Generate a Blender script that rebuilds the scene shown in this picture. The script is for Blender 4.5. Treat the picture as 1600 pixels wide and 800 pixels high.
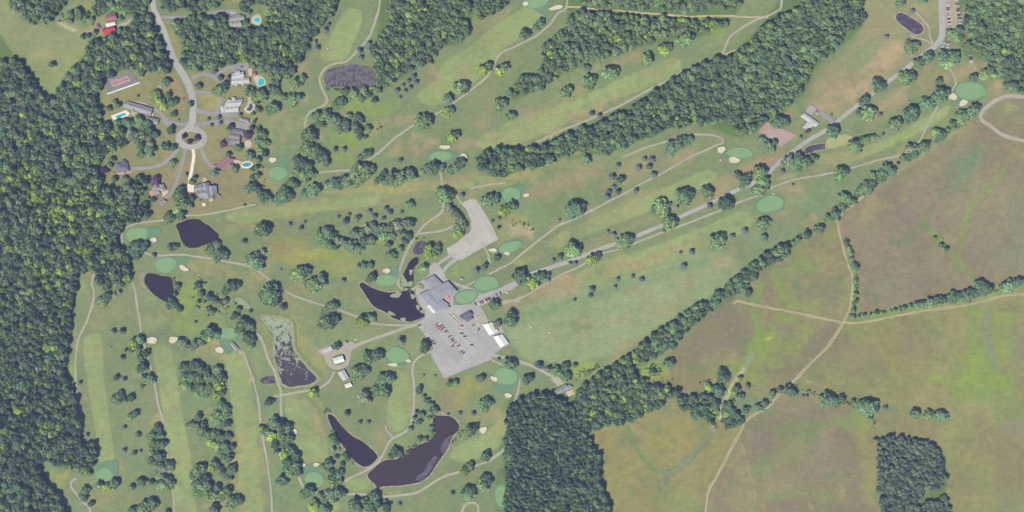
import bpy, bmesh, math, random
import numpy as np
from mathutils import Vector

# ------------------------------------------------------------------ scene, camera, light
scene = bpy.context.scene
for o in list(bpy.data.objects):
    bpy.data.objects.remove(o)
COL = scene.collection

ALT = 3000.0
cam_data = bpy.data.cameras.new("camera")
cam_data.type = 'PERSP'
cam_data.sensor_width = 36.0
cam_data.lens = 36.0 * ALT / 1600.0
cam_data.clip_start = 50.0
cam_data.clip_end = 30000.0
cam = bpy.data.objects.new("camera", cam_data)
cam.location = (0, 0, ALT)
COL.objects.link(cam)
scene.camera = cam

SUN_EL = math.radians(55)
SUN_AZ = math.radians(218)            # clockwise from the top of the picture
world = bpy.data.worlds.new("World")
scene.world = world
world.use_nodes = True
wn = world.node_tree
bg = wn.nodes["Background"]
sky = wn.nodes.new("ShaderNodeTexSky")
sky.sky_type = 'NISHITA'
sky.sun_disc = False
sky.sun_elevation = SUN_EL
sky.sun_rotation = SUN_AZ
wn.links.new(sky.outputs[0], bg.inputs[0])
bg.inputs[1].default_value = 0.052

sun_data = bpy.data.lights.new("sun", 'SUN')
sun_data.energy = 4.2
sun_data.angle = math.radians(0.6)
sun_data.color = (1.0, 0.955, 0.88)
sun = bpy.data.objects.new("sun", sun_data)
sdir = Vector((math.sin(SUN_AZ) * math.cos(SUN_EL), math.cos(SUN_AZ) * math.cos(SUN_EL), math.sin(SUN_EL)))
sun.rotation_euler = sdir.to_track_quat('Z', 'Y').to_euler()
sun.location = sdir * 2000
COL.objects.link(sun)

vs = scene.view_settings
vs.view_transform = 'Standard'
vs.look = 'None'
vs.exposure = 1.21
vs.gamma = 1.0
vs.use_curve_mapping = False
scene.render.engine = 'CYCLES'

# ------------------------------------------------------------------ helpers
RNG = np.random.default_rng(7)
random.seed(7)

def W(x, y, z=0.0):                   # survey metres from the top left corner of the site to world
    return (x - 800.0, 400.0 - y, z)

def lin(c):
    r = []
    for v in c:
        v = v / 255.0
        r.append(v / 12.92 if v <= 0.04045 else ((v + 0.055) / 1.055) ** 2.4)
    return r

GAIN = (0.468, 0.462, 0.405)
def alb(c, k=1.0):
    l = lin(c)
    return tuple(min(0.9, max(0.004, (l[i] - (0.008, 0.010, 0.016)[i]) * GAIN[i] * k)) for i in range(3))

def P(s):
    out = []
    for t in s.split():
        a = t.split(',')
        out.append(tuple(float(v) for v in a))
    return out

def tag(o, label=None, cat=None, group=None, kind=None):
    if label: o["label"] = label
    if cat: o["category"] = cat
    if group: o["group"] = group
    if kind: o["kind"] = kind
    return o

def obj(name, me, mat=None, parent=None):
    o = bpy.data.objects.new(name, me)
    if mat is not None and not me.materials:
        me.materials.append(mat)
    COL.objects.link(o)
    if parent is not None:
        o.parent = parent
    return o

def empty(name, loc=(0, 0, 0), rz=0.0):
    o = bpy.data.objects.new(name, None)
    o.empty_display_size = 2
    o.location = loc
    o.rotation_euler = (0, 0, rz)
    COL.objects.link(o)
    return o

def mesh(name, v, f):
    me = bpy.data.meshes.new(name)
    me.from_pydata([tuple(p) for p in v], [], [tuple(q) for q in f])
    me.update()
    return me

def copy_thing(root):
    c = root.copy()
    COL.objects.link(c)
    for ch in root.children:
        d = ch.copy(); COL.objects.link(d); d.parent = c
        for g in ch.children:
            e = g.copy(); COL.objects.link(e); e.parent = d
    return c

def catmull(pts, closed=False, step=3.0):
    pts = [np.array(p[:3] if len(p) > 2 else p, float) for p in pts]
    n = len(pts)
    out = []
    rng = range(n if closed else n - 1)
    for i in rng:
        if closed:
            p0, p1, p2, p3 = pts[i - 1], pts[i], pts[(i + 1) % n], pts[(i + 2) % n]
        else:
            p0, p1, p2, p3 = pts[max(i - 1, 0)], pts[i], pts[i + 1], pts[min(i + 2, n - 1)]
        m = max(1, int(np.linalg.norm((p2 - p1)[:2]) / step))
        for k in range(m):
            t = k / m
            out.append(0.5 * ((2 * p1) + (-p0 + p2) * t + (2 * p0 - 5 * p1 + 4 * p2 - p3) * t * t + (-p0 + 3 * p1 - 3 * p2 + p3) * t ** 3))
    if not closed:
        out.append(pts[-1])
    return out

def edge_out(pts, m=45):              # let areas that touch the site edge run on past it
    r = []
    for p in pts:
        x, y = p[0], p[1]
        if x <= 0: x = -m
        if x >= 1600: x = 1600 + m
        if y <= 0: y = -m
        if y >= 800: y = 800 + m
        r.append((x, y) + tuple(p[2:]))
    return r

ZC = [0.05]
def nextz(d=0.004):
    ZC[0] += d
    return ZC[0]

def wobble(pts, amp, seed):
    r = np.random.default_rng(seed)
    out = []
    n = len(pts)
    ph = r.uniform(0, 6.28, 4); am = r.uniform(0.4, 1, 4); fr = [3, 5, 9, 14]
    for i, p in enumerate(pts):
        a = 6.28318 * i / n
        s = sum(am[k] * math.sin(fr[k] * a + ph[k]) for k in range(4)) / 2.2
        q = pts[(i + 1) % n]; e = pts[i - 1]
        t = np.array(q[:2]) - np.array(e[:2]); L = np.linalg.norm(t) + 1e-6
        nrm = np.array([t[1], -t[0]]) / L
        out.append(np.array(p[:2]) + nrm * amp * (s + r.uniform(-.3, .3)))
    return out

def sheet(name, pts, mat, z=None, smooth=True, wob=0.0, step=3.0, parent=None, kind='structure', label=None, thick=0.0):
    z = nextz() if z is None else z
    q = catmull(pts, True, step) if smooth else [np.array(p[:2]) for p in pts]
    if wob: q = wobble(q, wob, len(name) * 31 + len(q))
    v = [W(p[0], p[1], z) for p in q]
    n = len(v)
    f = [list(range(n))]
    if thick:
        v += [W(p[0], p[1], z - thick) for p in q]
        f += [(i, (i + 1) % n, n + (i + 1) % n, n + i) for i in range(n)]
    me = mesh(name, v, f)
    if me.polygons[0].normal.z < 0: me.flip_normals()
    o = obj(name, me, mat, parent)
    tag(o, label, None, None, kind if parent is None else None)
    return o

def ellipse(cx, cy, rx, ry, rot=0, n=28, amp=0.06, seed=0):
    r = np.random.default_rng(int(cx * 7 + cy * 13 + seed))
    ph = r.uniform(0, 6.28, 3)
    out = []
    ca, sa = math.cos(math.radians(rot)), math.sin(math.radians(rot))
    for i in range(n):
        a = 6.28318 * i / n
        k = 1 + amp * (math.sin(2 * a + ph[0]) + math.sin(3 * a + ph[1]) + .6 * math.sin(5 * a + ph[2]))
        x, y = rx * k * math.cos(a), ry * k * math.sin(a)
        out.append((cx + x * ca + y * sa, cy - x * sa + y * ca))
    return out

def ribbon(name, pts, width, mat, label, wob=0.18, parent=None, z=None):
    z = nextz() if z is None else z
    q = catmull([(p[0], p[1], p[2] if len(p) > 2 else width) for p in pts], False, 4.0)
    v, f = [], []
    r = np.random.default_rng(len(q) * 17 + int(q[0][0]))
    jl = jr = 0.0
    for i, p in enumerate(q):
        a = q[max(i - 1, 0)]; b = q[min(i + 1, len(q) - 1)]
        t = (b - a)[:2]; t = t / (np.linalg.norm(t) + 1e-6)
        nrm = np.array([-t[1], t[0]])
        jl = .6 * jl + r.normal(0, wob); jr = .6 * jr + r.normal(0, wob)
        h = p[2] / 2
        L = p[:2] + nrm * (h + jl); R = p[:2] - nrm * (h + jr)
        v += [W(L[0], L[1], z), W(R[0], R[1], z)]
        if i: f.append((2 * i - 2, 2 * i - 1, 2 * i + 1, 2 * i))
    me = mesh(name, v, f)
    if me.polygons[0].normal.z < 0: me.flip_normals()
    o = obj(name, me, mat, parent)
    if parent is None: tag(o, label, None, None, 'structure')
    return o

# ------------------------------------------------------------------ materials
def mat_new(name):
    m = bpy.data.materials.new(name)
    m.use_nodes = True
    nt = m.node_tree
    b = nt.nodes["Principled BSDF"]
    b.inputs["Specular IOR Level"].default_value = 0.15
    b.inputs["Roughness"].default_value = 0.9
    return m, nt, b

def nd(nt, typ, **kw):
    n = nt.nodes.new(typ)
    for k, v in kw.items():
        setattr(n, k, v)
    return n

def noise_fac(nt, scale, detail=4, rough=0.6, lo=0.3, hi=0.7, a=0.8, b=1.2, vec=None):
    t = nd(nt, "ShaderNodeTexNoise")
    t.inputs["Scale"].default_value = scale
    t.inputs["Detail"].default_value = detail
    t.inputs["Roughness"].default_value = rough
    if vec is not None: nt.links.new(vec, t.inputs["Vector"])
    mr = nd(nt, "ShaderNodeMapRange")
    mr.inputs[1].default_value = lo; mr.inputs[2].default_value = hi
    mr.inputs[3].default_value = a; mr.inputs[4].default_value = b
    nt.links.new(t.outputs["Fac"], mr.inputs[0])
    return mr.outputs[0]

def mulc(nt, col, fac):
    m = nd(nt, "ShaderNodeVectorMath", operation='SCALE')
    nt.links.new(col, m.inputs[0]); nt.links.new(fac, m.inputs["Scale"])
    return m.outputs[0]

def mixc(nt, fac, c1, c2):
    m = nd(nt, "ShaderNodeMix", data_type='RGBA')
    for s, v in ((0, fac), (6, c1), (7, c2)):
        if isinstance(v, (tuple, list)): m.inputs[s].default_value = (*v[:3], 1)
        elif isinstance(v, float): m.inputs[s].default_value = v
        else: nt.links.new(v, m.inputs[s])
    return m.outputs[2]

def surf(name, c1, c2=None, s1=0.06, s2=0.5, var=0.14, rough=0.9, spec=0.15, lo=.38, hi=.62):
    """two tone mottled surface in world metres"""
    m, nt, b = mat_new(name)
    g = nd(nt, "ShaderNodeNewGeometry")
    c2 = c2 or c1
    f1 = noise_fac(nt, s1, 5, .6, lo, hi, 0, 1, g.outputs["Position"])
    col = mixc(nt, f1, alb(c1), alb(c2))
    f2 = noise_fac(nt, s2, 4, .7, .3, .7, 1 - var, 1 + var, g.outputs["Position"])
    nt.links.new(mulc(nt, col, f2), b.inputs["Base Color"])
    b.inputs["Roughness"].default_value = rough
    b.inputs["Specular IOR Level"].default_value = spec
    return m

M = {}
M['asphalt'] = surf('asphalt_road', (172, 170, 172), (184, 181, 180), .03, .4, .07)
M['lot'] = surf('worn_asphalt', (172, 171, 174), (186, 184, 184), .035, .5, .07)
def paving(name, c1, c2, crack=.82):
    m = surf(name, c1, c2, .03, .5, .07); nt = m.node_tree; b = nt.nodes["Principled BSDF"]
    g = nd(nt, "ShaderNodeNewGeometry"); vo = nd(nt, "ShaderNodeTexVoronoi", feature='DISTANCE_TO_EDGE'); vo.inputs["Scale"].default_value = .075
    wn_ = nd(nt, "ShaderNodeTexNoise"); wn_.inputs["Scale"].default_value = .12; nt.links.new(g.outputs["Position"], wn_.inputs["Vector"])
    sc = nd(nt, "ShaderNodeVectorMath", operation='MULTIPLY_ADD'); nt.links.new(wn_.outputs["Color"], sc.inputs[0]); sc.inputs[1].default_value = (7, 7, 0); nt.links.new(g.outputs["Position"], sc.inputs[2]); nt.links.new(sc.outputs[0], vo.inputs["Vector"])
    mr = nd(nt, "ShaderNodeMapRange"); nt.links.new(vo.outputs["Distance"], mr.inputs[0]); mr.inputs[1].default_value = .012; mr.inputs[2].default_value = .03; mr.inputs[3].default_value = crack; mr.inputs[4].default_value = 1
    pt = noise_fac(nt, .06, 2, .4, .52, .56, 1.0, .93, g.outputs["Position"])
    src = b.inputs["Base Color"].links[0].from_socket
    nt.links.new(mulc(nt, mulc(nt, src, mr.outputs[0]), pt), b.inputs["Base Color"])
    return m
M['lot'] = paving('worn_asphalt', (170, 170, 172), (184, 183, 183)); M['asphalt'] = paving('asphalt_road', (174, 172, 172), (186, 183, 180), .88)
M['gravel_lot'] = surf('gravel', (178, 176, 174), (192, 188, 183), .06, .45, .13)
M['drive'] = surf('dark_asphalt', (150, 149, 156), (162, 159, 163), .05, .5, .08)
M['concrete'] = surf('pale_concrete', (242, 236, 226), (230, 222, 210), .1, .6, .06)
M['path'] = surf('cart_path_gravel', (180, 177, 164), (172, 168, 152), .05, .5, .09)
M['dirt'] = surf('dirt_track', (200, 186, 150), (184, 170, 134), .05, .4, .12)
M['sand'] = surf('bunker_sand', (220, 213, 194), (212, 203, 182), .15, .6, .05)
M['green'] = surf('putting_green_turf', (128, 165, 121), (138, 171, 123), .09, .5, .06)
M['apron'] = surf('apron_turf', (114, 145, 112), (108, 142, 112), .06, .5, .06)
M['collar'] = surf('collar_turf', (128, 146, 104), (136, 150, 106), .06, .5, .08)
M['paint'] = surf('white_line_paint', (224, 224, 222))
M['reed'] = surf('reed_bank', (150, 150, 92), (120, 132, 84), .12, .6, .22)
M['bank'] = surf('muddy_bank', (180, 168, 148), (146, 140, 112), .12, .6, .2)
M['court_green'] = surf('court_surround', (124, 132, 136), (132, 138, 142), .1, .5, .07)
M['court_red'] = surf('court_red', (168, 98, 112), (178, 112, 122), .1, .5, .07)
M['court_old'] = surf('old_court', (178, 160, 158), (184, 138, 138), .07, .35, .12)
M['pool_water'] = surf('pool_water', (40, 178, 196), (70, 196, 205), .2, .6, .06, .08, .5)
M['pool_dark'] = surf('covered_pool', (82, 74, 104), (92, 84, 110), .2, .6, .06, .3, .3)
M['scum'] = surf('pond_scum', (158, 172, 146), (142, 156, 126), .2, .5, .16)
M['lawn_reed'] = surf('marsh_sedge', (176, 178, 126), (164, 170, 116), .1, .5, .08)
M['pinkpatio'] = surf('brick_patio', (206, 150, 150), (214, 172, 168), .15, .6, .08)
M['palepatio'] = surf('stone_patio', (206, 196, 178), (190, 180, 164), .15, .6, .08)

def water_mat(name, base, scum=None, amount=0.0, sc=.07, grad=None, rough=.12, bump=0.0, bsc=.35):
    m, nt, b = mat_new(name)
    g = nd(nt, "ShaderNodeNewGeometry")
    pos = g.outputs["Position"]
    f0 = noise_fac(nt, .03, 3, .5, .35, .65, .88, 1.12, pos)
    c0 = nd(nt, "ShaderNodeRGB"); c0.outputs[0].default_value = (*alb(base), 1)
    col = mulc(nt, c0.outputs[0], f0)
    b.inputs["Specular IOR Level"].default_value = 0.4
    b.inputs["Roughness"].default_value = rough
    if scum:
        lo = 0.62 - amount * .3
        t = noise_fac(nt, sc, 9, .72, lo, lo + .10, 0, 1, pos)
        if grad is not None:                      # scum drifts to one end of the pond
            sp = nd(nt, "ShaderNodeSeparateXYZ"); nt.links.new(pos, sp.inputs[0])
            mr = nd(nt, "ShaderNodeMapRange")
            for i, v in enumerate((grad[0], grad[1], -.085, .10)): mr.inputs[i + 1].default_value = v
            nt.links.new(sp.outputs[1], mr.inputs[0])
            tx = nd(nt, "ShaderNodeTexNoise"); tx.inputs["Scale"].default_value = sc
            tx.inputs["Detail"].default_value = 9; tx.inputs["Roughness"].default_value = .72
            nt.links.new(pos, tx.inputs["Vector"])
            ad = nd(nt, "ShaderNodeMath", operation='ADD')
            nt.links.new(tx.outputs["Fac"], ad.inputs[0]); nt.links.new(mr.outputs[0], ad.inputs[1])
            m2 = nd(nt, "ShaderNodeMapRange")
            for i, v in enumerate((.49, .58, 0, 1)): m2.inputs[i + 1].default_value = v
            nt.links.new(ad.outputs[0], m2.inputs[0]); t = m2.outputs[0]
        col = mixc(nt, t, col, alb(scum))
        r2 = nd(nt, "ShaderNodeMapRange"); nt.links.new(t, r2.inputs[0])
        r2.inputs[3].default_value = rough; r2.inputs[4].default_value = .9
        nt.links.new(r2.outputs[0], b.inputs["Roughness"])
    if bump:
        tn = nd(nt, "ShaderNodeTexNoise"); tn.inputs["Scale"].default_value = bsc; tn.inputs["Detail"].default_value = 4
        nt.links.new(pos, tn.inputs["Vector"])
        bp = nd(nt, "ShaderNodeBump"); nt.links.new(noise_fac(nt, .11, 3, .6, .42, .6, 0, 1, pos), bp.inputs["Strength"]); bp.inputs["Distance"].default_value = bump
        nt.links.new(tn.outputs["Fac"], bp.inputs["Height"])
        nt.links.new(bp.outputs[0], b.inputs["Normal"])
    nt.links.new(col, b.inputs["Base Color"])
    return m

M['water'] = water_mat('pond_water', (52, 46, 50))
M['water_brown'] = water_mat('brown_pond_water', (70, 58, 56))
M['water_ruffled'] = water_mat('wind_ruffled_water', (80, 70, 86), rough=.30, bump=.42, bsc=.8)
M['water_grey'] = water_mat('weedy_pond_water', (92, 87, 92), (112, 107, 110), .5, .16)
M['water_scum'] = water_mat('scummy_pond_water', (78, 69, 76), (154, 170, 138), .5, .12, grad=(-195, -105))
M['water_pale'] = water_mat('shallow_pond_water', (84, 76, 88), (108, 102, 106), .35, .16)

def leaf_mat(name, c, c2, k=1.0):
    m, nt, b = mat_new(name)
    oi = nd(nt, "ShaderNodeObjectInfo")
    f = oi.outputs["Random"]
    col = mixc(nt, f, alb(c, k), alb(c2, k))
    at = nd(nt, "ShaderNodeAttribute"); at.attribute_name = "leaf"
    mr = nd(nt, "ShaderNodeMapRange"); mr.inputs[3].default_value = .5; mr.inputs[4].default_value = 1.5
    nt.links.new(at.outputs["Fac"], mr.inputs[0])
    g = nd(nt, "ShaderNodeNewGeometry")
    wv = noise_fac(nt, .035, 3, .5, .35, .65, .84, 1.16, g.outputs["Position"])
    h1 = nd(nt, "ShaderNodeMath", operation='MULTIPLY'); nt.links.new(f, h1.inputs[0]); h1.inputs[1].default_value = 17.31
    h2 = nd(nt, "ShaderNodeMath", operation='FRACT'); nt.links.new(h1.outputs[0], h2.inputs[0])
    h3 = nd(nt, "ShaderNodeMapRange"); nt.links.new(h2.outputs[0], h3.inputs[0]); h3.inputs[3].default_value = .72; h3.inputs[4].default_value = 1.28
    m0 = nd(nt, "ShaderNodeMath", operation='MULTIPLY'); nt.links.new(h3.outputs[0], m0.inputs[0]); nt.links.new(wv, m0.inputs[1])
    mu = nd(nt, "ShaderNodeMath", operation='MULTIPLY')
    nt.links.new(mr.outputs[0], mu.inputs[0]); nt.links.new(m0.outputs[0], mu.inputs[1])
    col2 = mulc(nt, col, mu.outputs[0])
    nt.links.new(col2, b.inputs["Base Color"])
    b.inputs["Roughness"].default_value = .75
    b.inputs["Specular IOR Level"].default_value = .12
    return m

LK = 2.8
LEAF = {
    'd': leaf_mat('dark_foliage', (77, 98, 77), (92, 113, 84), LK),
    'm': leaf_mat('green_foliage', (89, 111, 76), (104, 125, 84), LK),
    'y': leaf_mat('yellow_green_foliage', (110, 131, 64), (127, 146, 72), LK),
    'g': leaf_mat('grey_foliage', (96, 109, 86), (112, 120, 98), LK),
    's': leaf_mat('spruce_foliage', (68, 78, 80), (86, 92, 90), LK),
    'p': leaf_mat('purple_foliage', (72, 58, 78), (94, 68, 84), LK),
    'f': leaf_mat('pine_foliage', (86, 101, 84), (102, 115, 94), LK),
}
M['bark'] = surf('bark', (96, 84, 76), (76, 68, 62), .6, 3, .2)
# ------------------------------------------------------------------ ground sheet
GX0, GX1, GY0, GY1, GS = -70, 1670, -70, 870, 2.0
gx = np.arange(GX0, GX1 + .1, GS); gy = np.arange(GY0, GY1 + .1, GS)
NX, NY = len(gx), len(gy)
XX, YY = np.meshgrid(gx, gy)

def vnoise(scale, seed, octs=3):
    out = np.zeros_like(XX); a = 1.0; tot = 0
    r = np.random.default_rng(seed)
    for o in range(octs):
        s = scale / (2 ** o)
        u = (XX - GX0) / s + r.uniform(0, 9); v = (YY - GY0) / s + r.uniform(0, 9)
        L = r.uniform(-1, 1, (int(v.max()) + 3, int(u.max()) + 3))
        i = u.astype(int); j = v.astype(int); fu = u - i; fv = v - j
        fu = fu * fu * (3 - 2 * fu); fv = fv * fv * (3 - 2 * fv)
        out += a * ((L[j, i] * (1 - fu) + L[j, i + 1] * fu) * (1 - fv) + (L[j + 1, i] * (1 - fu) + L[j + 1, i + 1] * fu) * fv)
        tot += a; a *= .55
    return out / tot

WX = vnoise(24, 11) ; WY = vnoise(24, 12)
N_BIG = vnoise(110, 21, 4); N_MID = vnoise(36, 22, 4); N_SM = vnoise(9, 23, 2); N_HUE = vnoise(60, 24, 4)

def sdist(pts, warp=4.0, margin=40):
    """signed distance (negative inside) to a polygon on the grid window, domain-warped"""
    p = np.array([q[:2] for q in pts], float)
    x0, y0 = p.min(0) - margin; x1, y1 = p.max(0) + margin
    i0 = max(0, int((x0 - GX0) / GS)); i1 = min(NX, int((x1 - GX0) / GS) + 2)
    j0 = max(0, int((y0 - GY0) / GS)); j1 = min(NY, int((y1 - GY0) / GS) + 2)
    sl = (slice(j0, j1), slice(i0, i1))
    X = XX[sl] + warp * WX[sl]; Y = YY[sl] + warp * WY[sl]
    d = np.full(X.shape, 1e9); inside = np.zeros(X.shape, bool)
    n = len(p)
    for k in range(n):
        ax, ay = p[k]; bx, by = p[(k + 1) % n]
        ex, ey = bx - ax, by - ay
        t = np.clip(((X - ax) * ex + (Y - ay) * ey) / (ex * ex + ey * ey + 1e-9), 0, 1)
        d = np.minimum(d, (X - ax - t * ex) ** 2 + (Y - ay - t * ey) ** 2)
        if ay != by:
            c = ((ay > Y) != (by > Y)) & (X < (bx - ax) * (Y - ay) / (by - ay) + ax)
            inside ^= c
    d = np.sqrt(d)
    return np.where(inside, -d, d), sl

def C3(c): return np.array(lin(c))
ROUGH = C3((130, 142, 103))
CL = np.empty(XX.shape + (3,)); CL[:] = ROUGH
hue = (N_HUE * .6 + N_MID * .4)[..., None]
CL = CL * (1 + .10 * N_BIG[..., None]) + hue * np.array([.035, .004, -.004])
FUR = np.zeros(XX.shape + (3,))      # furrow coordinate, strength

def paint(pts, col, a=1.0, edge=5.0, warp=4.0, mott=0.0, smooth=True):
    pts = edge_out(pts)
    q = catmull(pts, True, 8) if smooth else pts
    d, sl = sdist(q, warp, edge * 2 + 10)
    t = np.clip(.5 - d / (2 * edge), 0, 1); t = t * t * (3 - 2 * t) * a
    if mott: t = t * np.clip(1 + mott * (N_MID[sl] + .6 * N_SM[sl]) * 1.6, 0, 1)
    CL[sl] = CL[sl] * (1 - t[..., None]) + C3(col) * (1 + .08 * N_BIG[sl] + .05 * N_MID[sl])[..., None] * t[..., None]

def blob(cx, cy, rx, ry, rot, col, a=.8, mott=.8, warp=12):
    if col[0] > col[1] + 8: col = (col[0] - 5, col[1] + 1, col[2] - 3); a = min(1, a * .98)
    if col[1] - col[2] > 58 and col[1] > col[0] and 200 < cx < 640: mott *= .7; col = (col[0] + 2, col[1] - 3, col[2] + 4)
    paint(ellipse(cx, cy, rx, ry, rot, 16, .1), col, a, min(rx, ry) * .55, warp, mott, False)

def stroke(pts, w, col, a=.8, edge=2.5, warp=2.5, mott=.4):
    q = catmull(pts, False, 8); L, R = [], []
    for i, p in enumerate(q):
        t = q[min(i + 1, len(q) - 1)] - q[max(i - 1, 0)]; t = t / (np.linalg.norm(t) + 1e-6)
        n = np.array([-t[1], t[0]]) * w / 2
        L.append(tuple(p + n)); R.append(tuple(p - n))
    paint(L + R[::-1], col, a, edge, warp, mott, False)

def furrow(pts, ang, strength, edge=8):
    d, sl = sdist(edge_out(pts), 6, 20)
    t = np.clip(.5 - d / (2 * edge), 0, 1) * strength
    a = math.radians(ang)
    u = XX[sl] * math.sin(a) + YY[sl] * math.cos(a)
    FUR[sl][..., 0][t > 0] = u[t > 0]
    FUR[sl][..., 1] = np.maximum(FUR[sl][..., 1], t)

DRY = (166, 152, 120); TAN = (172, 154, 126); PINK = (166, 146, 124); LAWN = (146, 140, 102); YEL = (150, 156, 92)
BRT = (134, 158, 78); OLIVE = (146, 146, 100); BROWN = (146, 136, 112); PURP = (143, 126, 111); FLOOR = (104, 126, 76); FAIR = (151, 164, 114)
# meadow at the top left
paint(P("0,0 20,8 40,35 75,45 130,58 135,75 125,98 92,130 78,152 55,128 30,95 0,88"), (142, 150, 106), 1, 3)
blob(72, 80, 26, 12, 20, (160, 154, 116), .7); blob(30, 45, 30, 20, 0, (150, 154, 112), .6); blob(110, 100, 22, 12, 40, (148, 156, 104), .6)
blob(75, 135, 14, 22, 0, (136, 150, 98), .7)
# house lots
paint(P("160,112 200,98 235,112 268,112 282,150 290,190 270,240 250,330 215,330 200,300 165,280 160,200"), (144, 142, 101), .95, 4)
paint(P("300,112 395,98 412,150 408,210 400,310 330,335 240,345 250,290 285,235 300,190"), (147, 143, 104), .95, 5)
paint(P("255,235 300,236 345,270 395,275 398,308 300,330 250,335 235,310 250,270"), (150, 141, 107), .85, 5, 4, .3)
blob(262, 280, 22, 12, 30, (158, 140, 112), .7); blob(330, 160, 18, 14, 0, (168, 162, 110), .9); blob(398, 180, 10, 16, 0, (156, 146, 104), .7)
paint(P("262,118 274,116 288,150 294,160 284,178 272,160"), (158, 140, 108), .8, 4); blob(185, 152, 22, 8, 20, (150, 142, 100), .8)
stroke(P("258,32 268,55 280,82 283,95"), 11, (156, 152, 108), .9, 3)
blob(358, 4, 16, 6, 0, (168, 158, 118), .9); blob(300, 0, 14, 4, 0, BRT, .9); blob(130, 6, 25, 7, 10, (152, 154, 104), .9)
paint(P("95,30 110,32 140,45 160,30 160,55 150,60 135,58 110,48 95,40"), (150, 152, 108), .8, 5); stroke(P("90,34 102,42 118,48"), 6, (196, 188, 160), .7, 3); blob(136, 52, 14, 6, 10, (176, 156, 126), .8)
blob(148, 40, 12, 9, 0, (160, 152, 110), .7); blob(160, 10, 20, 6, 0, (148, 150, 104), .6)
stroke(P("302,68 312,58 325,47"), 3, DRY, .8, 2)
# forest floors
for s in ("0,90 28,92 58,128 78,155 105,118 132,85 160,60 205,42 235,22 262,85 272,113 225,108 165,120 158,170 160,255 175,290 215,275 232,290 235,345 195,350 190,385 207,440 165,452 150,425 122,440 112,530 105,590 118,600 130,690 152,705 130,740 62,720 80,760 110,800 0,800",
          "268,32 342,20 356,42 416,25 418,0 540,0 500,46 474,95 430,108 350,103 290,110 282,98 284,62",
          "612,0 735,0 728,60 686,75 655,105 600,138 588,120 590,60", "740,0 800,0 755,35",
          "905,0 1160,0 1140,35 1100,55 1010,72 890,112 803,158 805,128 845,105 885,35",
          "742,245 830,229 920,195 1030,135 1135,86 1190,38 1258,0 1345,0 1358,28 1280,100 1252,150 1165,213 1080,192 960,232 855,258 785,275",
          "1515,0 1600,0 1600,150 1562,118 1535,112 1500,68", "790,645 820,618 880,622 925,590 990,545 1110,465 1238,380 1225,402 1112,492 1000,570 1055,618 1010,645 920,678 942,722 960,800 788,800",
          "1372,690 1445,688 1476,725 1482,750 1490,800 1380,800"):
    paint(P(s), FLOOR, 1, 3, 3)
for b in ((30, 270, 22, 10), (95, 265, 14, 20), (110, 310, 32, 12), (85, 320, 16, 16), (140, 330, 26, 10), (60, 325, 18, 10), (130, 295, 14, 12), (110, 360, 20, 8), (60, 420, 16, 9), (85, 450, 12, 9), (30, 205, 14, 8), (130, 385, 12, 10),
          (745, 18, 8, 18), (655, 25, 14, 10), (1180, 67, 14, 6), (1080, 190, 14, 6), (1150, 130, 6, 14), (1085, 32, 30, 5), (1120, 45, 12, 7), (1570, 75, 14, 10), (905, 575, 14, 10), (1020, 575, 25, 12), (900, 615, 10, 10), (960, 625, 12, 12)):
    blob(*b, 0, (138, 160, 76), .9, .5)
blob(160, 300, 6, 12, 0, (150, 172, 86), .9)
# course: fairways with soft mown edges
for s in ("543,14 555,12 565,16 566,30 560,50 550,70 545,88 530,95 512,95 501,88 505,75 517,55 530,30",
          "652,150 660,140 680,128 685,110 695,95 715,85 735,72 760,50 780,35 800,22 830,8 850,20 840,40 815,60 795,70 780,80 768,105 745,125 715,145 690,160 672,165 658,160",
          "742,228 750,215 775,200 830,178 900,155 1000,110 1050,90 1062,93 1065,105 1030,130 950,160 900,183 860,205 800,228 770,235",
          "352,335 400,325 450,318 500,312 550,305 580,300 592,302 595,310 588,320 560,324 500,330 450,338 400,347 370,350",
          "897,445 895,435 905,425 950,405 1000,392 1060,370 1110,350 1160,330 1180,345 1150,370 1100,390 1050,408 1000,420 940,440 915,447",
          "857,385 865,370 900,352 950,330 1000,310 1060,285 1110,265 1120,280 1060,310 1000,335 950,355 900,375 870,388",
          "130,530 140,521 155,521 160,540 163,600 170,650 177,720 155,722 150,680 140,620 133,570",
          "240,545 265,545 278,600 285,650 295,700 303,760 310,800 278,800 270,760 262,700 255,650 248,600",
          "353,555 380,555 392,600 398,640 402,700 408,760 412,800 375,800 372,740 370,680 360,620",
          "447,622 460,618 475,620 490,635 500,660 510,690 512,720 490,722 468,725 462,700 452,665 446,640",
          "625,580 640,590 642,630 638,660 622,675 610,675 605,655 608,620 612,590",
          "703,715 710,700 730,690 760,675 780,655 792,640 792,680 770,705 740,718 715,723",
          "1270,245 1340,232 1400,210 1450,180 1485,165 1480,180 1440,205 1400,225 1340,250 1290,258",
          "500,300 560,290 640,285 740,283 740,292 640,300 560,303"):
    paint(P(s), FAIR, .95, 1.3, 1.0, .12)
paint(P("792,500 850,462 900,448 950,437 1000,422 1060,406 1100,392 1150,402 1160,422 1120,456 1050,496 1000,530 960,552 900,568 850,568 810,552"), (148, 160, 119), .95, 5, 3, .1)
stroke(P("805,500 880,478 960,452 1040,428 1100,408 1130,395"), 16, (126, 150, 112), .75, 6)
blob(910, 512, 17, 17, 0, (162, 150, 118), .75); blob(1130, 410, 24, 9, -25, (176, 160, 126), .8); blob(975, 500, 28, 5, 35, (158, 150, 118), .6); blob(868, 520, 6, 18, 30, (158, 146, 116), .5)
blob(985, 545, 40, 12, 35, (156, 150, 108), .6); blob(1050, 480, 30, 8, 35, (158, 152, 112), .5); blob(800, 490, 24, 8, 15, (164, 152, 118), .6)
paint(P("893,575 930,565 938,572 915,590 895,588"), (146, 160, 88), .9, 3)
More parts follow.
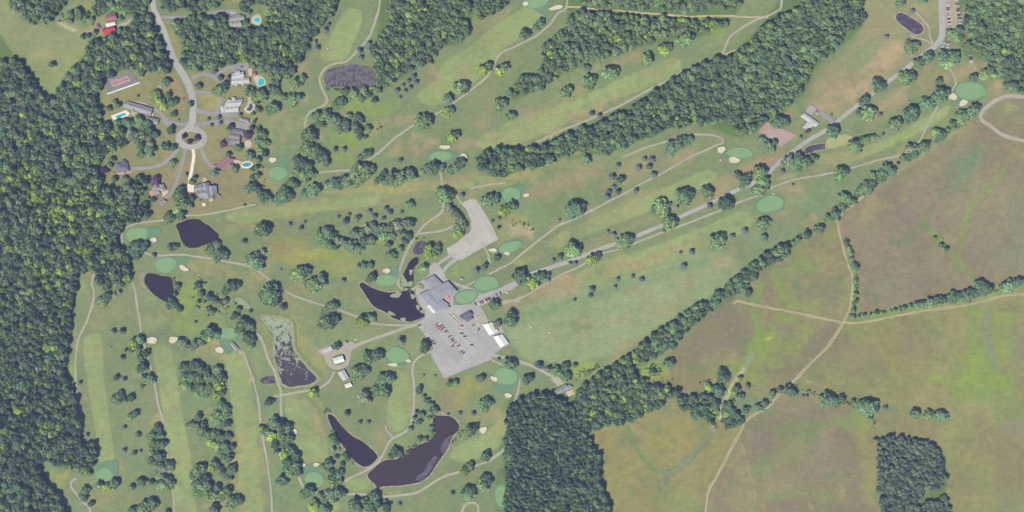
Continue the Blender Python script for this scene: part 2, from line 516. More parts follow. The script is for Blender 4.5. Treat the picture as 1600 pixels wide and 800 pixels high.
# greener and drier rough
for b in ((480, 60, 18, 40, 60, (150, 146, 104), .5), (455, 95, 14, 18, 0, (152, 146, 108), .7), (475, 110, 20, 12, 0, (156, 142, 110), .8), (470, 150, 14, 14, 0, (160, 150, 112), .7), (445, 185, 16, 14, 40, (166, 148, 118), .9), (470, 190, 14, 20, 60, (156, 156, 108), .7),
          (505, 160, 16, 8, 0, (168, 152, 116), .7), (560, 165, 45, 14, -10, (134, 160, 84), .95), (575, 175, 38, 14, 10, (138, 160, 88), .9), (600, 160, 28, 14, -20, (130, 156, 84), .9), (545, 220, 38, 20, 20, (132, 160, 82), .95), (530, 240, 24, 14, 0, (136, 158, 84), .8), (580, 195, 30, 10, 35, (134, 154, 92), .7),
          (585, 205, 30, 8, 38, (164, 152, 112), .7), (500, 215, 8, 20, 0, (176, 156, 128), .9), (415, 205, 8, 12, 0, (140, 158, 88), .8), (425, 190, 10, 12, 0, (160, 146, 112), .6),
          (640, 185, 30, 8, 12, (164, 148, 116), .8), (648, 230, 36, 16, 8, (170, 150, 122), .9), (660, 222, 24, 8, 0, (176, 152, 130), .7), (676, 118, 8, 20, 10, (170, 148, 112), .8), (745, 40, 40, 6, 42, (164, 150, 112), .8), (780, 25, 30, 6, 40, (160, 150, 110), .7), (725, 115, 14, 10, 30, (164, 150, 120), .6),
          (726, 225, 20, 10, 10, (170, 148, 126), .8), (765, 60, 16, 8, 30, (156, 146, 112), .5), (600, 290, 60, 9, 5, (164, 152, 108), .8), (520, 308, 60, 8, 9, (162, 148, 112), .6), (420, 325, 40, 8, 12, (164, 154, 104), .6), (660, 295, 50, 10, 3, (166, 150, 114), .8), (720, 280, 40, 7, 3, (166, 146, 114), .7),
          (800, 280, 60, 7, 14, (166, 156, 110), .7), (860, 250, 50, 8, 18, (164, 156, 108), .7), (890, 280, 60, 16, 20, (160, 142, 112), .7), (1000, 260, 60, 16, 25, (164, 146, 116), .7), (1060, 250, 40, 10, 25, (174, 152, 122), .7), (850, 300, 60, 12, 15, (154, 142, 112), .6),
          (940, 165, 60, 9, 24, (166, 150, 120), .8), (880, 195, 40, 7, 26, (166, 148, 118), .8), (1035, 105, 30, 6, 25, (164, 146, 114), .7), (820, 180, 24, 10, 24, (162, 146, 124), .7), (780, 215, 20, 10, 20, (156, 150, 108), .5), (985, 95, 20, 6, 25, (168, 146, 118), .7), (930, 108, 14, 8, 10, (168, 148, 116), .8), (900, 140, 30, 8, 25, (160, 148, 110), .6), (870, 160, 40, 8, 25, (158, 150, 106), .6),
          (830, 345, 30, 26, 30, (122, 146, 102), .8), (880, 325, 50, 18, 25, (128, 146, 100), .6), (870, 350, 16, 6, 20, (170, 152, 114), .8), (950, 335, 90, 10, 26, (160, 154, 112), .5), (1000, 350, 90, 8, 25, (162, 146, 116), .5), (1120, 300, 50, 10, 28, (164, 150, 112), .6),
          (850, 450, 50, 9, 26, (170, 150, 122), .9), (880, 448, 26, 12, 20, (172, 150, 120), .8), (940, 425, 60, 6, 22, (166, 150, 118), .6), (1000, 410, 70, 7, 22, (168, 150, 118), .7), (1080, 385, 60, 7, 24, (164, 150, 116), .6), (1140, 350, 40, 12, 30, (140, 156, 112), .6), (790, 480, 30, 7, 20, (170, 152, 122), .6),
          (1180, 262, 40, 14, 25, (172, 146, 124), .9), (1150, 285, 30, 10, 30, (168, 148, 120), .8), (1200, 250, 20, 10, 30, (170, 142, 122), .7), (1240, 300, 20, 12, 0, (168, 150, 120), .7), (1230, 330, 30, 16, 20, (158, 146, 118), .6), (1270, 345, 16, 10, 40, (178, 158, 130), .9), (1280, 310, 50, 22, 20, (130, 148, 110), .8), (1230, 360, 40, 16, 30, (132, 148, 114), .7), (1190, 385, 40, 16, 30, (134, 150, 114), .6),
          (1310, 245, 60, 9, 18, (160, 146, 114), .7), (1300, 260, 60, 6, 17, (164, 148, 114), .6)):
    blob(*b)
# dry paddock above the entrance road
paint(P("1262,190 1266,150 1300,95 1345,50 1360,0 1460,0 1462,60 1425,95 1370,135 1320,175 1290,190"), (150, 148, 112), .95, 5)
for b in ((1340, 125, 70, 18, 35, (178, 154, 126), .95), (1380, 95, 40, 14, 38, (182, 158, 132), .95), (1300, 155, 34, 14, 30, (176, 154, 124), .9), (1355, 135, 40, 8, 36, (186, 164, 136), .8), (1290, 130, 30, 10, 45, (164, 148, 112), .8), (1340, 90, 40, 12, 40, (136, 148, 104), .8), (1375, 50, 24, 24, 0, (148, 144, 110), .7), (1272, 168, 14, 20, 0, (166, 148, 122), .7), (1440, 20, 14, 20, 0, (164, 152, 120), .6), (1275, 182, 16, 8, 0, (130, 148, 100), .7),
          (1250, 175, 16, 14, 0, (164, 154, 116), .7), (1480, 115, 40, 16, 0, (172, 150, 122), .8), (1530, 108, 20, 16, 0, (170, 148, 122), .8), (1415, 145, 50, 10, 30, (172, 154, 126), .7), (1380, 165, 40, 12, 35, (170, 150, 120), .7), (1400, 148, 20, 10, 20, (180, 160, 136), .6), (1558, 138, 10, 10, 0, (176, 152, 122), .9), (1455, 130, 34, 12, 20, (152, 148, 108), .6),
          (1508, 40, 6, 26, 10, (172, 152, 130), .9), (1235, 205, 16, 12, 20, (156, 150, 108), .6)):
    blob(*b)
# hay fields on the right
F1 = P("1600,150 1560,156 1535,180 1460,235 1400,275 1330,325 1313,345 1318,380 1330,430 1332,497 1400,478 1500,453 1600,435")
F2 = P("1310,335 1265,360 1225,410 1150,465 1090,510 1040,560 1000,600 1060,640 1110,600 1200,620 1240,595 1300,530 1325,490 1330,430 1318,380")
F3 = P("1330,503 1400,495 1600,460 1600,800 1490,800 1480,720 1440,688 1380,680 1365,640 1240,605 1300,535")
F4 = P("925,680 1010,645 1060,635 1120,655 1200,640 1160,690 1110,780 1105,800 962,800 945,720")
F5 = P("1225,612 1360,640 1372,690 1370,760 1382,800 1100,800 1125,740 1165,665 1200,640")
paint(F1, (147, 138, 112), 1, 2.5, 2); paint(F2, (146, 144, 102), 1, 2.5, 2); paint(F3, (147, 147, 100), 1, 3, 2); paint(F4, (153, 147, 100), 1, 2.5, 2); paint(F5, (148, 140, 108), 1, 2.5, 2)
def mottle(F, col, seed, scale, lo, a=.8):
    n = vnoise(scale, seed, 4); d, sl = sdist(edge_out(F), 2, 12)
    t = np.clip(.5 - d / 6, 0, 1) * np.clip((n[sl] - lo) / .28, 0, 1) * a
    CL[sl] = CL[sl] * (1 - t[..., None]) + C3(col) * t[..., None]
for k, F in enumerate((F1, F2, F3, F4, F5)):
    mottle(F, (143, 126, 110), 300 + k, 46, .12 if k in (0, 1, 4) else .28, .45); mottle(F, (134, 150, 92), 310 + k, 40, .16 if k != 0 else .3, .42)
    mottle(F, (160, 152, 112), 320 + k, 16, .22, .6); mottle(F, (128, 124, 92), 330 + k, 12, .26, .5)
for b in ((1500, 270, 45, 22, 45, (124, 142, 108), .95), (1530, 240, 30, 16, 40, (128, 144, 110), .8), (1360, 370, 50, 50, 0, (154, 134, 116), .8), (1450, 330, 50, 20, 20, (152, 132, 116), .8), (1540, 330, 50, 50, 0, (146, 142, 114), .7), (1420, 240, 40, 12, 35, (158, 152, 106), .8), (1480, 215, 40, 14, 30, (154, 146, 112), .7), (1560, 400, 50, 30, 0, (144, 140, 114), .7), (1420, 440, 60, 30, 10, (150, 138, 116), .8), (1360, 330, 30, 12, 40, (158, 150, 108), .7), (1590, 360, 20, 60, 0, (134, 140, 110), .6), (1470, 285, 26, 16, 30, (148, 128, 114), .6), (1590, 235, 20, 10, 0, (160, 154, 104), .6), (1500, 420, 20, 12, 0, (158, 146, 110), .6),
          (1110, 520, 56, 34, 38, PURP, .95), (1160, 530, 24, 30, 20, PURP, .9), (1075, 560, 30, 24, 30, (142, 126, 102), .8), (1070, 595, 40, 18, 20, (146, 132, 100), .8), (1190, 440, 30, 24, 30, (142, 134, 104), .8), (1210, 455, 24, 20, 0, (146, 130, 110), .9), (1240, 430, 24, 20, 0, (146, 136, 110), .9), (1285, 460, 34, 20, 0, (144, 132, 112), .9), (1240, 505, 14, 24, 0, (142, 126, 108), .9), (1280, 530, 40, 20, 35, (140, 126, 106), .85), (1240, 570, 40, 22, 20, (138, 128, 104), .8), (1290, 410, 26, 16, 0, (152, 146, 104), .7),
          (1225, 470, 16, 40, 20, (142, 156, 88), .85), (1205, 540, 14, 30, 10, (142, 160, 80), .9), (1185, 545, 20, 20, 0, (140, 156, 80), .85), (1265, 475, 18, 12, 0, (146, 154, 92), .8), (1250, 420, 30, 12, 30, (136, 154, 94), .8), (1255, 520, 14, 16, 0, (148, 154, 90), .8), (1230, 545, 20, 14, 0, (142, 154, 86), .7), (1130, 575, 26, 10, 20, (148, 154, 88), .7), (1020, 580, 24, 12, 20, (150, 162, 84), .9), (1180, 580, 20, 14, 30, (146, 158, 84), .8),
          (1090, 690, 36, 26, 0, (158, 150, 92), .7), (960, 720, 30, 40, 0, (156, 146, 98), .7), (1040, 680, 30, 20, 20, (158, 152, 90), .7), (1050, 780, 40, 20, 0, (140, 150, 98), .6), (1100, 740, 20, 40, -20, (152, 148, 104), .6), (1000, 770, 30, 20, 0, (154, 144, 102), .6), (1170, 790, 30, 16, 0, (156, 150, 104), .6),
          (1230, 660, 50, 24, 10, (146, 130, 112), .95), (1310, 650, 40, 16, -20, (146, 128, 112), .95), (1325, 700, 16, 50, 12, (142, 122, 110), .95), (1250, 670, 40, 14, 10, (130, 142, 98), .85), (1230, 700, 40, 26, 10, (140, 142, 100), .8), (1270, 740, 36, 40, 0, (142, 134, 110), .7), (1300, 720, 30, 40, 10, (146, 138, 112), .8), (1230, 740, 20, 20, 0, (148, 134, 112), .8), (1250, 775, 60, 8, 0, (136, 146, 100), .7), (1270, 795, 60, 12, 0, (142, 124, 112), .95), (1340, 760, 14, 40, 0, (144, 130, 112), .85), (1350, 680, 14, 50, 5, (152, 150, 96), .95), (1360, 760, 12, 40, 0, (150, 150, 98), .9), (1325, 660, 20, 14, 0, (136, 152, 92), .8), (1190, 690, 20, 30, 0, (140, 126, 112), .8), (1190, 730, 14, 16, 0, (128, 140, 100), .8), (1150, 700, 10, 30, -20, (152, 146, 102), .6),
          (1400, 560, 50, 50, 0, (146, 142, 96), .7), (1330, 550, 40, 20, 0, (148, 136, 108), .8), (1310, 530, 20, 30, 0, (140, 126, 108), .8), (1350, 580, 30, 14, 0, (142, 132, 104), .8), (1430, 505, 26, 14, 0, (134, 132, 92), .8), (1425, 535, 26, 24, 0, (144, 132, 106), .8), (1500, 520, 14, 40, 25, (162, 148, 112), .8), (1490, 560, 20, 40, 15, (158, 146, 108), .6),
          (1540, 560, 40, 60, 0, (136, 152, 90), .85), (1520, 600, 40, 30, 0, (136, 156, 86), .8), (1575, 545, 14, 14, 0, (144, 164, 82), .8), (1568, 500, 14, 12, 0, (142, 162, 84), .75), (1520, 565, 12, 10, 0, (146, 168, 78), .85), (1515, 592, 12, 10, 0, (150, 168, 80), .85), (1460, 595, 14, 10, 0, (146, 164, 82), .8), (1570, 600, 18, 14, 0, (142, 164, 78), .85), (1580, 640, 30, 30, 0, (134, 150, 94), .8), (1525, 485, 20, 8, 0, (138, 158, 84), .7), (1546, 530, 5, 50, 5, (136, 142, 128), .7), (1590, 560, 16, 50, 0, (140, 144, 104), .6),
          (1500, 640, 40, 14, 20, (162, 150, 112), .8), (1440, 625, 20, 20, 40, (162, 148, 112), .7), (1545, 640, 12, 20, 0, (164, 152, 114), .7), (1480, 665, 30, 12, 0, (152, 152, 100), .7), (1550, 690, 40, 24, 20, (150, 138, 104), .85), (1580, 740, 30, 30, 0, (148, 134, 102), .8), (1520, 720, 30, 24, 0, (152, 148, 98), .7), (1510, 780, 40, 20, 0, (154, 150, 104), .7), (1590, 670, 20, 12, 0, (150, 144, 124), .7), (1575, 790, 24, 14, 0, (140, 146, 112), .7), (1500, 760, 20, 16, 0, (140, 136, 96), .7), (1435, 665, 40, 12, 0, (146, 134, 102), .7), (1385, 650, 16, 20, 0, (150, 138, 110), .7), (1380, 610, 20, 10, 0, (152, 150, 100), .6)):
    blob(*b)
for s, w, c, a in (("1575,258 1555,285 1530,308 1512,335 1502,370 1500,400", 7, (136, 152, 88), .8), ("1440,345 1455,365 1475,385 1495,405 1512,425 1524,440", 8, (136, 152, 92), .65), ("1455,358 1470,380 1482,395", 9, (134, 150, 92), .7),
                   ("1190,440 1178,480 1185,520 1182,545 1160,570 1140,590", 11, (136, 156, 90), .85), ("1165,575 1152,590 1143,605 1132,630 1124,655", 7, (198, 194, 160), .9), ("1178,553 1166,575", 8, (146, 158, 132), .8),
                   ("978,665 990,690 1005,715 1022,733 1042,742", 8, (120, 146, 92), .85), ("1118,664 1108,680 1095,700 1080,715 1060,730 1042,742 1040,760", 9, (122, 138, 112), .9), ("1115,668 1100,690 1082,712 1050,738 1030,740", 2.5, (172, 164, 142), .6), ("1040,760 1052,785 1070,800", 6, (140, 152, 100), .6), ("1110,655 1112,668 1118,676", 4, (186, 172, 150), .7),
                   ("1155,680 1162,710 1172,740 1180,775 1184,800", 2, (170, 158, 124), .7), ("1330,640 1362,655 1366,680", 8, (136, 156, 90), .6), ("1330,498 1400,486 1500,465 1600,446", 9, (134, 156, 86), .8), ("1326,405 1338,440 1337,490", 9, (132, 156, 84), .85), ("1240,600 1290,622 1360,640", 7, (144, 152, 96), .6),
                   ("1318,330 1355,303 1395,274 1440,245 1500,200", 5, (162, 150, 114), .7), ("1085,440 1060,460 1020,500", 4, (152, 154, 104), .4), ("1240,585 1300,610", 3, (170, 160, 120), .3)):
    stroke(P(s), w, c, a, 2.0, 2.0, .25)
stroke(P("1262,562 1290,566"), 5, (150, 150, 146), .7); blob(1262, 795, 8, 4, 0, (176, 164, 130), .8); blob(1355, 511, 4, 2.5, 0, (178, 182, 122), .9); blob(1203, 529, 4, 3, 0, (180, 188, 116), .9, 0); blob(1262, 593, 5, 3, 0, (184, 178, 150), .9); blob(1215, 575, 10, 6, 0, (150, 158, 104), .7)
# around the ponds and holes in the middle and on the left
for b in ((300, 480, 30, 36, 0, (138, 160, 84), .95), (285, 500, 18, 22, 0, (144, 166, 84), .95), (310, 515, 24, 10, 0, (142, 160, 88), .8), (345, 480, 26, 12, 0, (142, 156, 92), .8), (330, 505, 24, 10, 10, (144, 150, 100), .7), (330, 422, 50, 10, -8, (160, 152, 104), .7), (245, 490, 26, 10, 0, (158, 146, 110), .8), (335, 545, 30, 14, 0, (172, 150, 118), .9), (245, 505, 20, 9, 0, (142, 156, 108), .8), (383, 452, 12, 10, 0, (166, 156, 128), .9), (210, 410, 10, 9, 0, (146, 162, 92), .6), (230, 468, 6, 6, 0, (150, 158, 108), .8),
          (450, 390, 40, 22, 10, (146, 154, 88), .8), (475, 400, 30, 14, 20, (156, 160, 88), .9), (440, 388, 14, 12, 0, (158, 132, 104), .7), (530, 410, 30, 20, -20, (148, 162, 84), .85), (545, 430, 14, 10, 0, (146, 160, 90), .7), (548, 388, 30, 8, 10, (140, 158, 84), .8), (585, 422, 14, 8, 0, (168, 152, 114), .8), (475, 455, 30, 12, -20, (158, 154, 108), .7), (415, 415, 16, 20, 0, (158, 152, 108), .7), (560, 468, 6, 4, 0, (172, 148, 112), .6), (565, 380, 30, 10, 10, (150, 156, 100), .6), (680, 345, 30, 12, -10, (152, 152, 104), .8), (630, 310, 40, 12, 10, (124, 148, 102), .7), (660, 330, 30, 10, 10, (126, 150, 104), .6),
          (395, 430, 16, 12, 0, (164, 154, 108), .7), (480, 540, 10, 60, 35, (154, 158, 92), .8), (465, 560, 8, 40, 30, (152, 160, 84), .7), (500, 550, 12, 10, 0, (158, 146, 120), .8), (500, 560, 16, 12, 0, (150, 152, 110), .5), (440, 612, 30, 6, 10, (146, 152, 98), .5), (405, 575, 8, 8, 0, (150, 154, 104), .8), (402, 560, 10, 20, 0, (132, 150, 106), .5),
          (708, 615, 22, 20, 0, (148, 134, 102), .95), (735, 605, 24, 18, 0, (152, 150, 92), .85), (720, 600, 20, 8, 0, (150, 156, 92), .7), (756, 650, 30, 18, 30, (152, 154, 108), .6), (780, 650, 10, 30, 0, (160, 152, 108), .7), (618, 770, 12, 6, 0, (174, 160, 122), .8), (595, 685, 14, 20, 0, (158, 148, 112), .8), (500, 665, 8, 30, 12, (168, 150, 112), .85), (482, 640, 6, 20, 15, (150, 146, 108), .6), (480, 718, 30, 8, 0, (158, 154, 108), .7), (625, 690, 12, 8, 0, (134, 156, 94), .6), (550, 757, 16, 10, 10, (150, 162, 110), .8), (500, 630, 6, 16, 40, (158, 156, 88), .6),
          (250, 655, 8, 6, 0, (172, 154, 118), .8), (245, 663, 10, 5, 0, (170, 150, 116), .7), (323, 643, 5, 6, 0, (180, 160, 124), .9), (190, 730, 4, 8, 10, (162, 142, 108), .8), (125, 690, 8, 4, 0, (170, 140, 120), .8), (100, 740, 14, 7, 20, (166, 156, 96), .9), (95, 755, 9, 8, -30, (146, 164, 108), .9), (80, 740, 7, 7, 0, (146, 162, 106), .8), (150, 775, 30, 10, 0, (150, 140, 106), .6), (370, 760, 8, 40, 0, (166, 160, 112), .6), (375, 700, 12, 30, 5, (170, 160, 112), .7), (395, 650, 10, 30, 0, (150, 158, 112), .6), (350, 790, 30, 10, 0, (158, 150, 110), .6), (270, 730, 20, 26, 0, (158, 160, 108), .5), (408, 760, 8, 40, 0, (160, 154, 106), .8), (405, 700, 7, 40, -5, (158, 156, 106), .7),
          (137, 428, 9, 8, 0, (162, 136, 108), .9), (130, 442, 10, 14, 0, (150, 166, 104), .8), (115, 530, 6, 30, 0, (156, 152, 112), .7), (188, 476, 10, 3, 0, (168, 148, 112), .6), (150, 510, 20, 7, 0, (158, 148, 110), .6), (180, 480, 30, 16, 0, (150, 148, 108), .5), (110, 585, 6, 14, 0, (144, 164, 86), .8), (190, 640, 20, 60, 5, (134, 148, 106), .4), (215, 560, 20, 40, 0, (136, 150, 106), .4), (320, 610, 30, 100, 8, (126, 146, 104), .5), (430, 640, 14, 14, 0, (130, 150, 106), .5), (425, 760, 20, 30, 0, (128, 152, 106), .6), (630, 590, 14, 40, 0, (146, 156, 106), .5),
          (810, 355, 14, 12, 30, (186, 166, 146), .8), (827, 365, 10, 14, 0, (196, 170, 154), .9), (815, 345, 14, 10, 20, (150, 162, 92), .7), (803, 350, 8, 5, 0, (200, 186, 160), .7), (800, 340, 20, 12, 0, (158, 152, 112), .6), (785, 365, 14, 14, 0, (156, 156, 110), .6), (825, 410, 16, 6, 15, (146, 156, 104), .6), (725, 395, 24, 14, 20, (128, 150, 100), .8), (720, 420, 30, 14, 25, (136, 152, 100), .7), (640, 535, 40, 20, 20, (146, 152, 106), .5), (565, 530, 40, 16, 15, (138, 152, 106), .6), (640, 600, 30, 40, 0, (140, 152, 106), .5), (670, 590, 20, 20, 0, (136, 152, 104), .6), (225, 350, 30, 6, 10, (166, 150, 112), .6), (380, 355, 40, 6, 4, (166, 150, 112), .6), (430, 300, 16, 14, 0, (160, 150, 110), .6), (465, 330, 60, 6, 8, (156, 158, 106), .6), (412, 280, 8, 24, 0, (160, 150, 108), .8), (625, 315, 40, 6, 4, (158, 148, 110), .6)):
    blob(*b)
for b in ((240, 505, 19, 9, 0, (146, 158, 112), .9), (550, 312, 44, 9, 9, (146, 162, 112), .8), (560, 757, 20, 10, 12, (150, 164, 112), .8), (522, 793, 10, 7, 30, (152, 166, 108), .9), (1230, 276, 13, 4, 10, (160, 162, 124), .7), (752, 281, 14, 6, 8, (146, 160, 110), .8), (813, 411, 10, 5, 20, (154, 164, 112), .8), (465, 620, 14, 4, 8, (156, 148, 112), .7), (1120, 67, 14, 4, 10, (152, 156, 108), .7), (728, 786, 10, 4, 30, (146, 162, 108), .8), (1545, 165, 30, 20, 20, (150, 146, 112), .6), (1575, 180, 26, 16, 0, (144, 142, 110), .8), (1580, 168, 12, 8, 20, (158, 164, 116), .8), (122, 447, 8, 16, 0, (150, 160, 108), .4)):
    blob(*b[:5], b[5], b[6], .1, 2)
mottle(P("110,400 800,400 800,800 110,800"), (150, 146, 106), 341, 20, .24, .5); mottle(P("400,150 1250,150 1250,480 400,480"), (160, 148, 114), 342, 18, .24, .5); mottle(P("110,180 1500,0 1500,800 110,800"), (118, 138, 96), 343, 22, .26, .5)
# old furrows, mown rows
furrow(P("1060,590 1075,520 1130,480 1175,490 1175,550 1120,590"), 42, 1.0); furrow(P("1225,470 1260,455 1320,440 1325,480 1280,485"), 25, .8); furrow(P("1230,490 1260,500 1250,540 1225,530"), 90, .8); furrow(P("1250,530 1300,500 1310,520 1260,565"), 40, .8)
furrow(P("1345,350 1500,240 1600,260 1600,430 1420,470 1340,480"), 90, .45); furrow(P("1260,680 1320,680 1330,780 1210,760 1220,700"), 70, .8); furrow(P("1400,520 1500,500 1500,620 1420,600"), 90, .35); furrow(P("930,690 1100,660 1120,760 980,800"), 5, .25); furrow(P("1490,640 1600,620 1600,800 1500,800"), 0, .3)
furrow(P("755,215 1050,95 1060,112 780,232"), 25, .3); furrow(P("860,385 1110,268 1118,280 880,388"), 26, .3); furrow(P("245,560 275,560 305,800 280,800"), 0, .25); furrow(P("355,340 590,303 590,318 400,345"), 8, .3); furrow(P("560,160 620,150 620,180 560,200"), -15, .5)
CL *= (1 + .06 * N_SM + .05 * N_MID)[..., None]
for F in (F1, F2, F3, F4, F5):
    d, sl = sdist(edge_out(F), 2, 12); CL[sl] *= 1 - .07 * np.clip(.5 - d / 6, 0, 1)[..., None]
lum = CL @ np.array([.3, .55, .15])
CL = np.clip(lum[..., None] + (CL - lum[..., None]) * np.array([1.08, 1.10, 1.14]), .02, 1) * np.array([.972, 1.0, .985])
ALB = np.clip((CL - np.array([.008, .010, .016])) * np.array(GAIN), .01, .8)

me = bpy.data.meshes.new("ground")
v = np.zeros((NX * NY, 3), np.float32)
v[:, 0] = (XX - 800).ravel(); v[:, 1] = (400 - YY).ravel(); v[:, 2] = (0.02 * N_SM).ravel() - .02
idx = np.arange(NX * NY).reshape(NY, NX)
q = np.stack([idx[:-1, :-1], idx[1:, :-1], idx[1:, 1:], idx[:-1, 1:]], -1).reshape(-1, 4)
me.vertices.add(len(v)); me.vertices.foreach_set("co", v.ravel())
me.loops.add(q.size); me.loops.foreach_set("vertex_index", q.ravel().astype(np.int32))
me.polygons.add(len(q)); me.polygons.foreach_set("loop_start", np.arange(0, q.size, 4, dtype=np.int32)); me.polygons.foreach_set("loop_total", np.full(len(q), 4, np.int32))
me.update(calc_edges=True)
ca = me.attributes.new("turf", 'FLOAT_COLOR', 'POINT')
ca.data.foreach_set("color", np.concatenate([ALB.reshape(-1, 3), np.ones((NX * NY, 1))], 1).astype(np.float32).ravel())
fa = me.attributes.new("furrow", 'FLOAT_VECTOR', 'POINT')
fa.data.foreach_set("vector", FUR.reshape(-1, 3).astype(np.float32).ravel())

m, nt, b = mat_new("turf_and_fields")
at = nd(nt, "ShaderNodeAttribute"); at.attribute_name = "turf"
af = nd(nt, "ShaderNodeAttribute"); af.attribute_name = "furrow"
g = nd(nt, "ShaderNodeNewGeometry")
f1 = noise_fac(nt, .52, 6, .8, .3, .7, .70, 1.30, g.outputs["Position"])
f2 = noise_fac(nt, .11, 4, .65, .3, .7, .89, 1.11, g.outputs["Position"])
mpg = nd(nt, "ShaderNodeMapping"); mpg.inputs["Rotation"].default_value = (0, 0, math.radians(-25)); mpg.inputs["Scale"].default_value = (.06, .42, 1)
nt.links.new(g.outputs["Position"], mpg.inputs[0])
f3 = noise_fac(nt, 1.0, 4, .6, .3, .7, .90, 1.10, mpg.outputs[0])
dry = noise_fac(nt, .16, 6, .72, .46, .66, 0, .5, g.outputs["Position"])
sp = nd(nt, "ShaderNodeSeparateXYZ"); nt.links.new(af.outputs["Vector"], sp.inputs[0])
wob_ = noise_fac(nt, .05, 3, .5, .3, .7, -1.6, 1.6, g.outputs["Position"])
ad = nd(nt, "ShaderNodeMath", operation='MULTIPLY_ADD'); nt.links.new(sp.outputs[0], ad.inputs[0]); ad.inputs[1].default_value = 1.45; nt.links.new(wob_, ad.inputs[2])
sn = nd(nt, "ShaderNodeMath", operation='SINE'); nt.links.new(ad.outputs[0], sn.inputs[0])
brk = noise_fac(nt, .12, 4, .6, .4, .62, 0, .12, g.outputs["Position"])
st = nd(nt, "ShaderNodeMath", operation='MULTIPLY'); nt.links.new(sp.outputs[1], st.inputs[0]); nt.links.new(brk, st.inputs[1])
fr = nd(nt, "ShaderNodeMath", operation='MULTIPLY_ADD'); nt.links.new(sn.outputs[0], fr.inputs[0]); nt.links.new(st.outputs[0], fr.inputs[1]); fr.inputs[2].default_value = 1.0
tint = nd(nt, "ShaderNodeVectorMath", operation='MULTIPLY'); nt.links.new(at.outputs["Color"], tint.inputs[0]); tint.inputs[1].default_value = (1.11, 1.0, .98)
c = mixc(nt, dry, at.outputs["Color"], tint.outputs[0])
c = mulc(nt, c, f3); c = mulc(nt, c, f1); c = mulc(nt, c, f2); c = mulc(nt, c, fr.outputs[0])
nt.links.new(c, b.inputs["Base Color"])
M['turf'] = m
ground = obj("ground", me, m); tag(ground, "mown grass, dry rough and hay fields covering the whole golf course site", None, None, 'structure')
land = mesh("countryside", [(-3400, -3400, -.6), (3400, -3400, -.6), (3400, 3400, -.6), (-3400, 3400, -.6)], [(0, 1, 2, 3)])
o = obj("countryside", land, surf('far_grass', (136, 144, 104), (120, 136, 92), .01, .1, .1)); tag(o, "grassland running on beyond the golf course site", None, None, 'structure')
# ------------------------------------------------------------------ ponds
def pond(pts, mat, label, bank=2.0, bmat=None, wob=.5, rim=0):
    q = catmull(pts, True, 3.0); q = wobble(q, wob, len(q)); n = len(q)
    root = empty("pond", W(*np.mean(q, 0))); c = np.array(root.location)
    z = nextz()
    ar = sum(q[i][0] * q[(i + 1) % n][1] - q[(i + 1) % n][0] * q[i][1] for i in range(n))
    s = 1 if ar > 0 else -1
    nr = []
    for i in range(n):
        t = q[(i + 1) % n] - q[i - 1]; t = t / (np.linalg.norm(t) + 1e-6)
        nr.append(np.array([t[1], -t[0]]) * s)
    r = np.random.default_rng(n); k = 1.0; prof = []
    rings = [(-.4, z), (bank * .35, z + .28), (bank * .7, z + .22), (bank * 1.25, .03)]
    v = []
    kk = []
    for i in range(n):
        k = .7 * k + .3 * r.uniform(.45, 1.6); kk.append(k)
    for d, h in rings:
        for i in range(n):
            p = q[i] + nr[i] * d * (kk[i] if d > 0 else 1)
            v.append(np.array(W(p[0], p[1], h)) - c)
    f = [(a * n + i, a * n + (i + 1) % n, (a + 1) * n + (i + 1) % n, (a + 1) * n + i) for a in range(3) for i in range(n)]
    bm = mesh("bank", v, f)
    if sum(p.normal.z for p in bm.polygons) < 0: bm.flip_normals()
    obj("bank", bm, bmat or M['bank'], root)
    wm = mesh("water", [np.array(W(p[0], p[1], z)) - c for p in q], [list(range(n))])
    if wm.polygons[0].normal.z < 0: wm.flip_normals()
    obj("water", wm, mat, root)
    if rim:                                       # band of floating scum along the shore
        v = []; k = 1.0
        for i in range(n):
            k = .6 * k + .4 * r.uniform(.2, 1.9)
            a_, b_ = q[i] + nr[i] * .2, q[i] - nr[i] * rim * k
            v += [np.array(W(a_[0], a_[1], z + .004)) - c, np.array(W(b_[0], b_[1], z + .004)) - c]
        sm_ = mesh("scum_rim", v, [(2 * i, 2 * i + 1, (2 * i + 3) % (2 * n), (2 * i + 2) % (2 * n)) for i in range(n)])
        if sum(p.normal.z for p in sm_.polygons) < 0: sm_.flip_normals()
        obj("scum_rim", sm_, M['scum'], root)
    tag(root, label, None, None, 'structure')
    return root

pond(P("506,125 508,113 518,106 535,102 560,100 575,103 584,110 588,118 588,130 580,137 560,137 540,136 520,135 509,132"), M['water_grey'], "mottled grey pond between a cart path and the top woods", 1.6, M['reed'])
pond(P("275,351 288,345 297,342 310,342 320,348 332,357 342,366 339,374 325,381 308,387 292,386 284,377 279,363"), M['water'], "dark shield-shaped pond below the houses", 1.4, M['reed'])
sheet("mudflat", P("217,432 222,427 231,427 240,445 246,462 238,462 228,454 220,445"), surf('pale_mud', (158, 152, 134), (140, 136, 116), .15, .5, .1), label="pale silted margin of the dark pond by the left greens")
pond(P("229,428 240,427 255,431 268,433 271,445 273,463 268,470 260,472 250,467 240,460 231,450 225,440"), M['water'], "dark tapering pond with a silted left edge", 1.2, M['reed'])
pond(P("405,493 420,493 440,495 453,499 459,508 460,525 462,545 470,558 485,575 498,588 499,596 490,602 470,606 450,607 437,600 431,578 425,548 427,525 418,512 411,503"), M['water_scum'], "long pond half covered in pale green scum", 3.6, M['reed'], rim=3.4)
pond(P("406,594 412,589 425,587 432,590 433,597 420,600 410,599"), M['water_pale'], "small grey pond beside the scummy pond", 1.0, M['reed'])
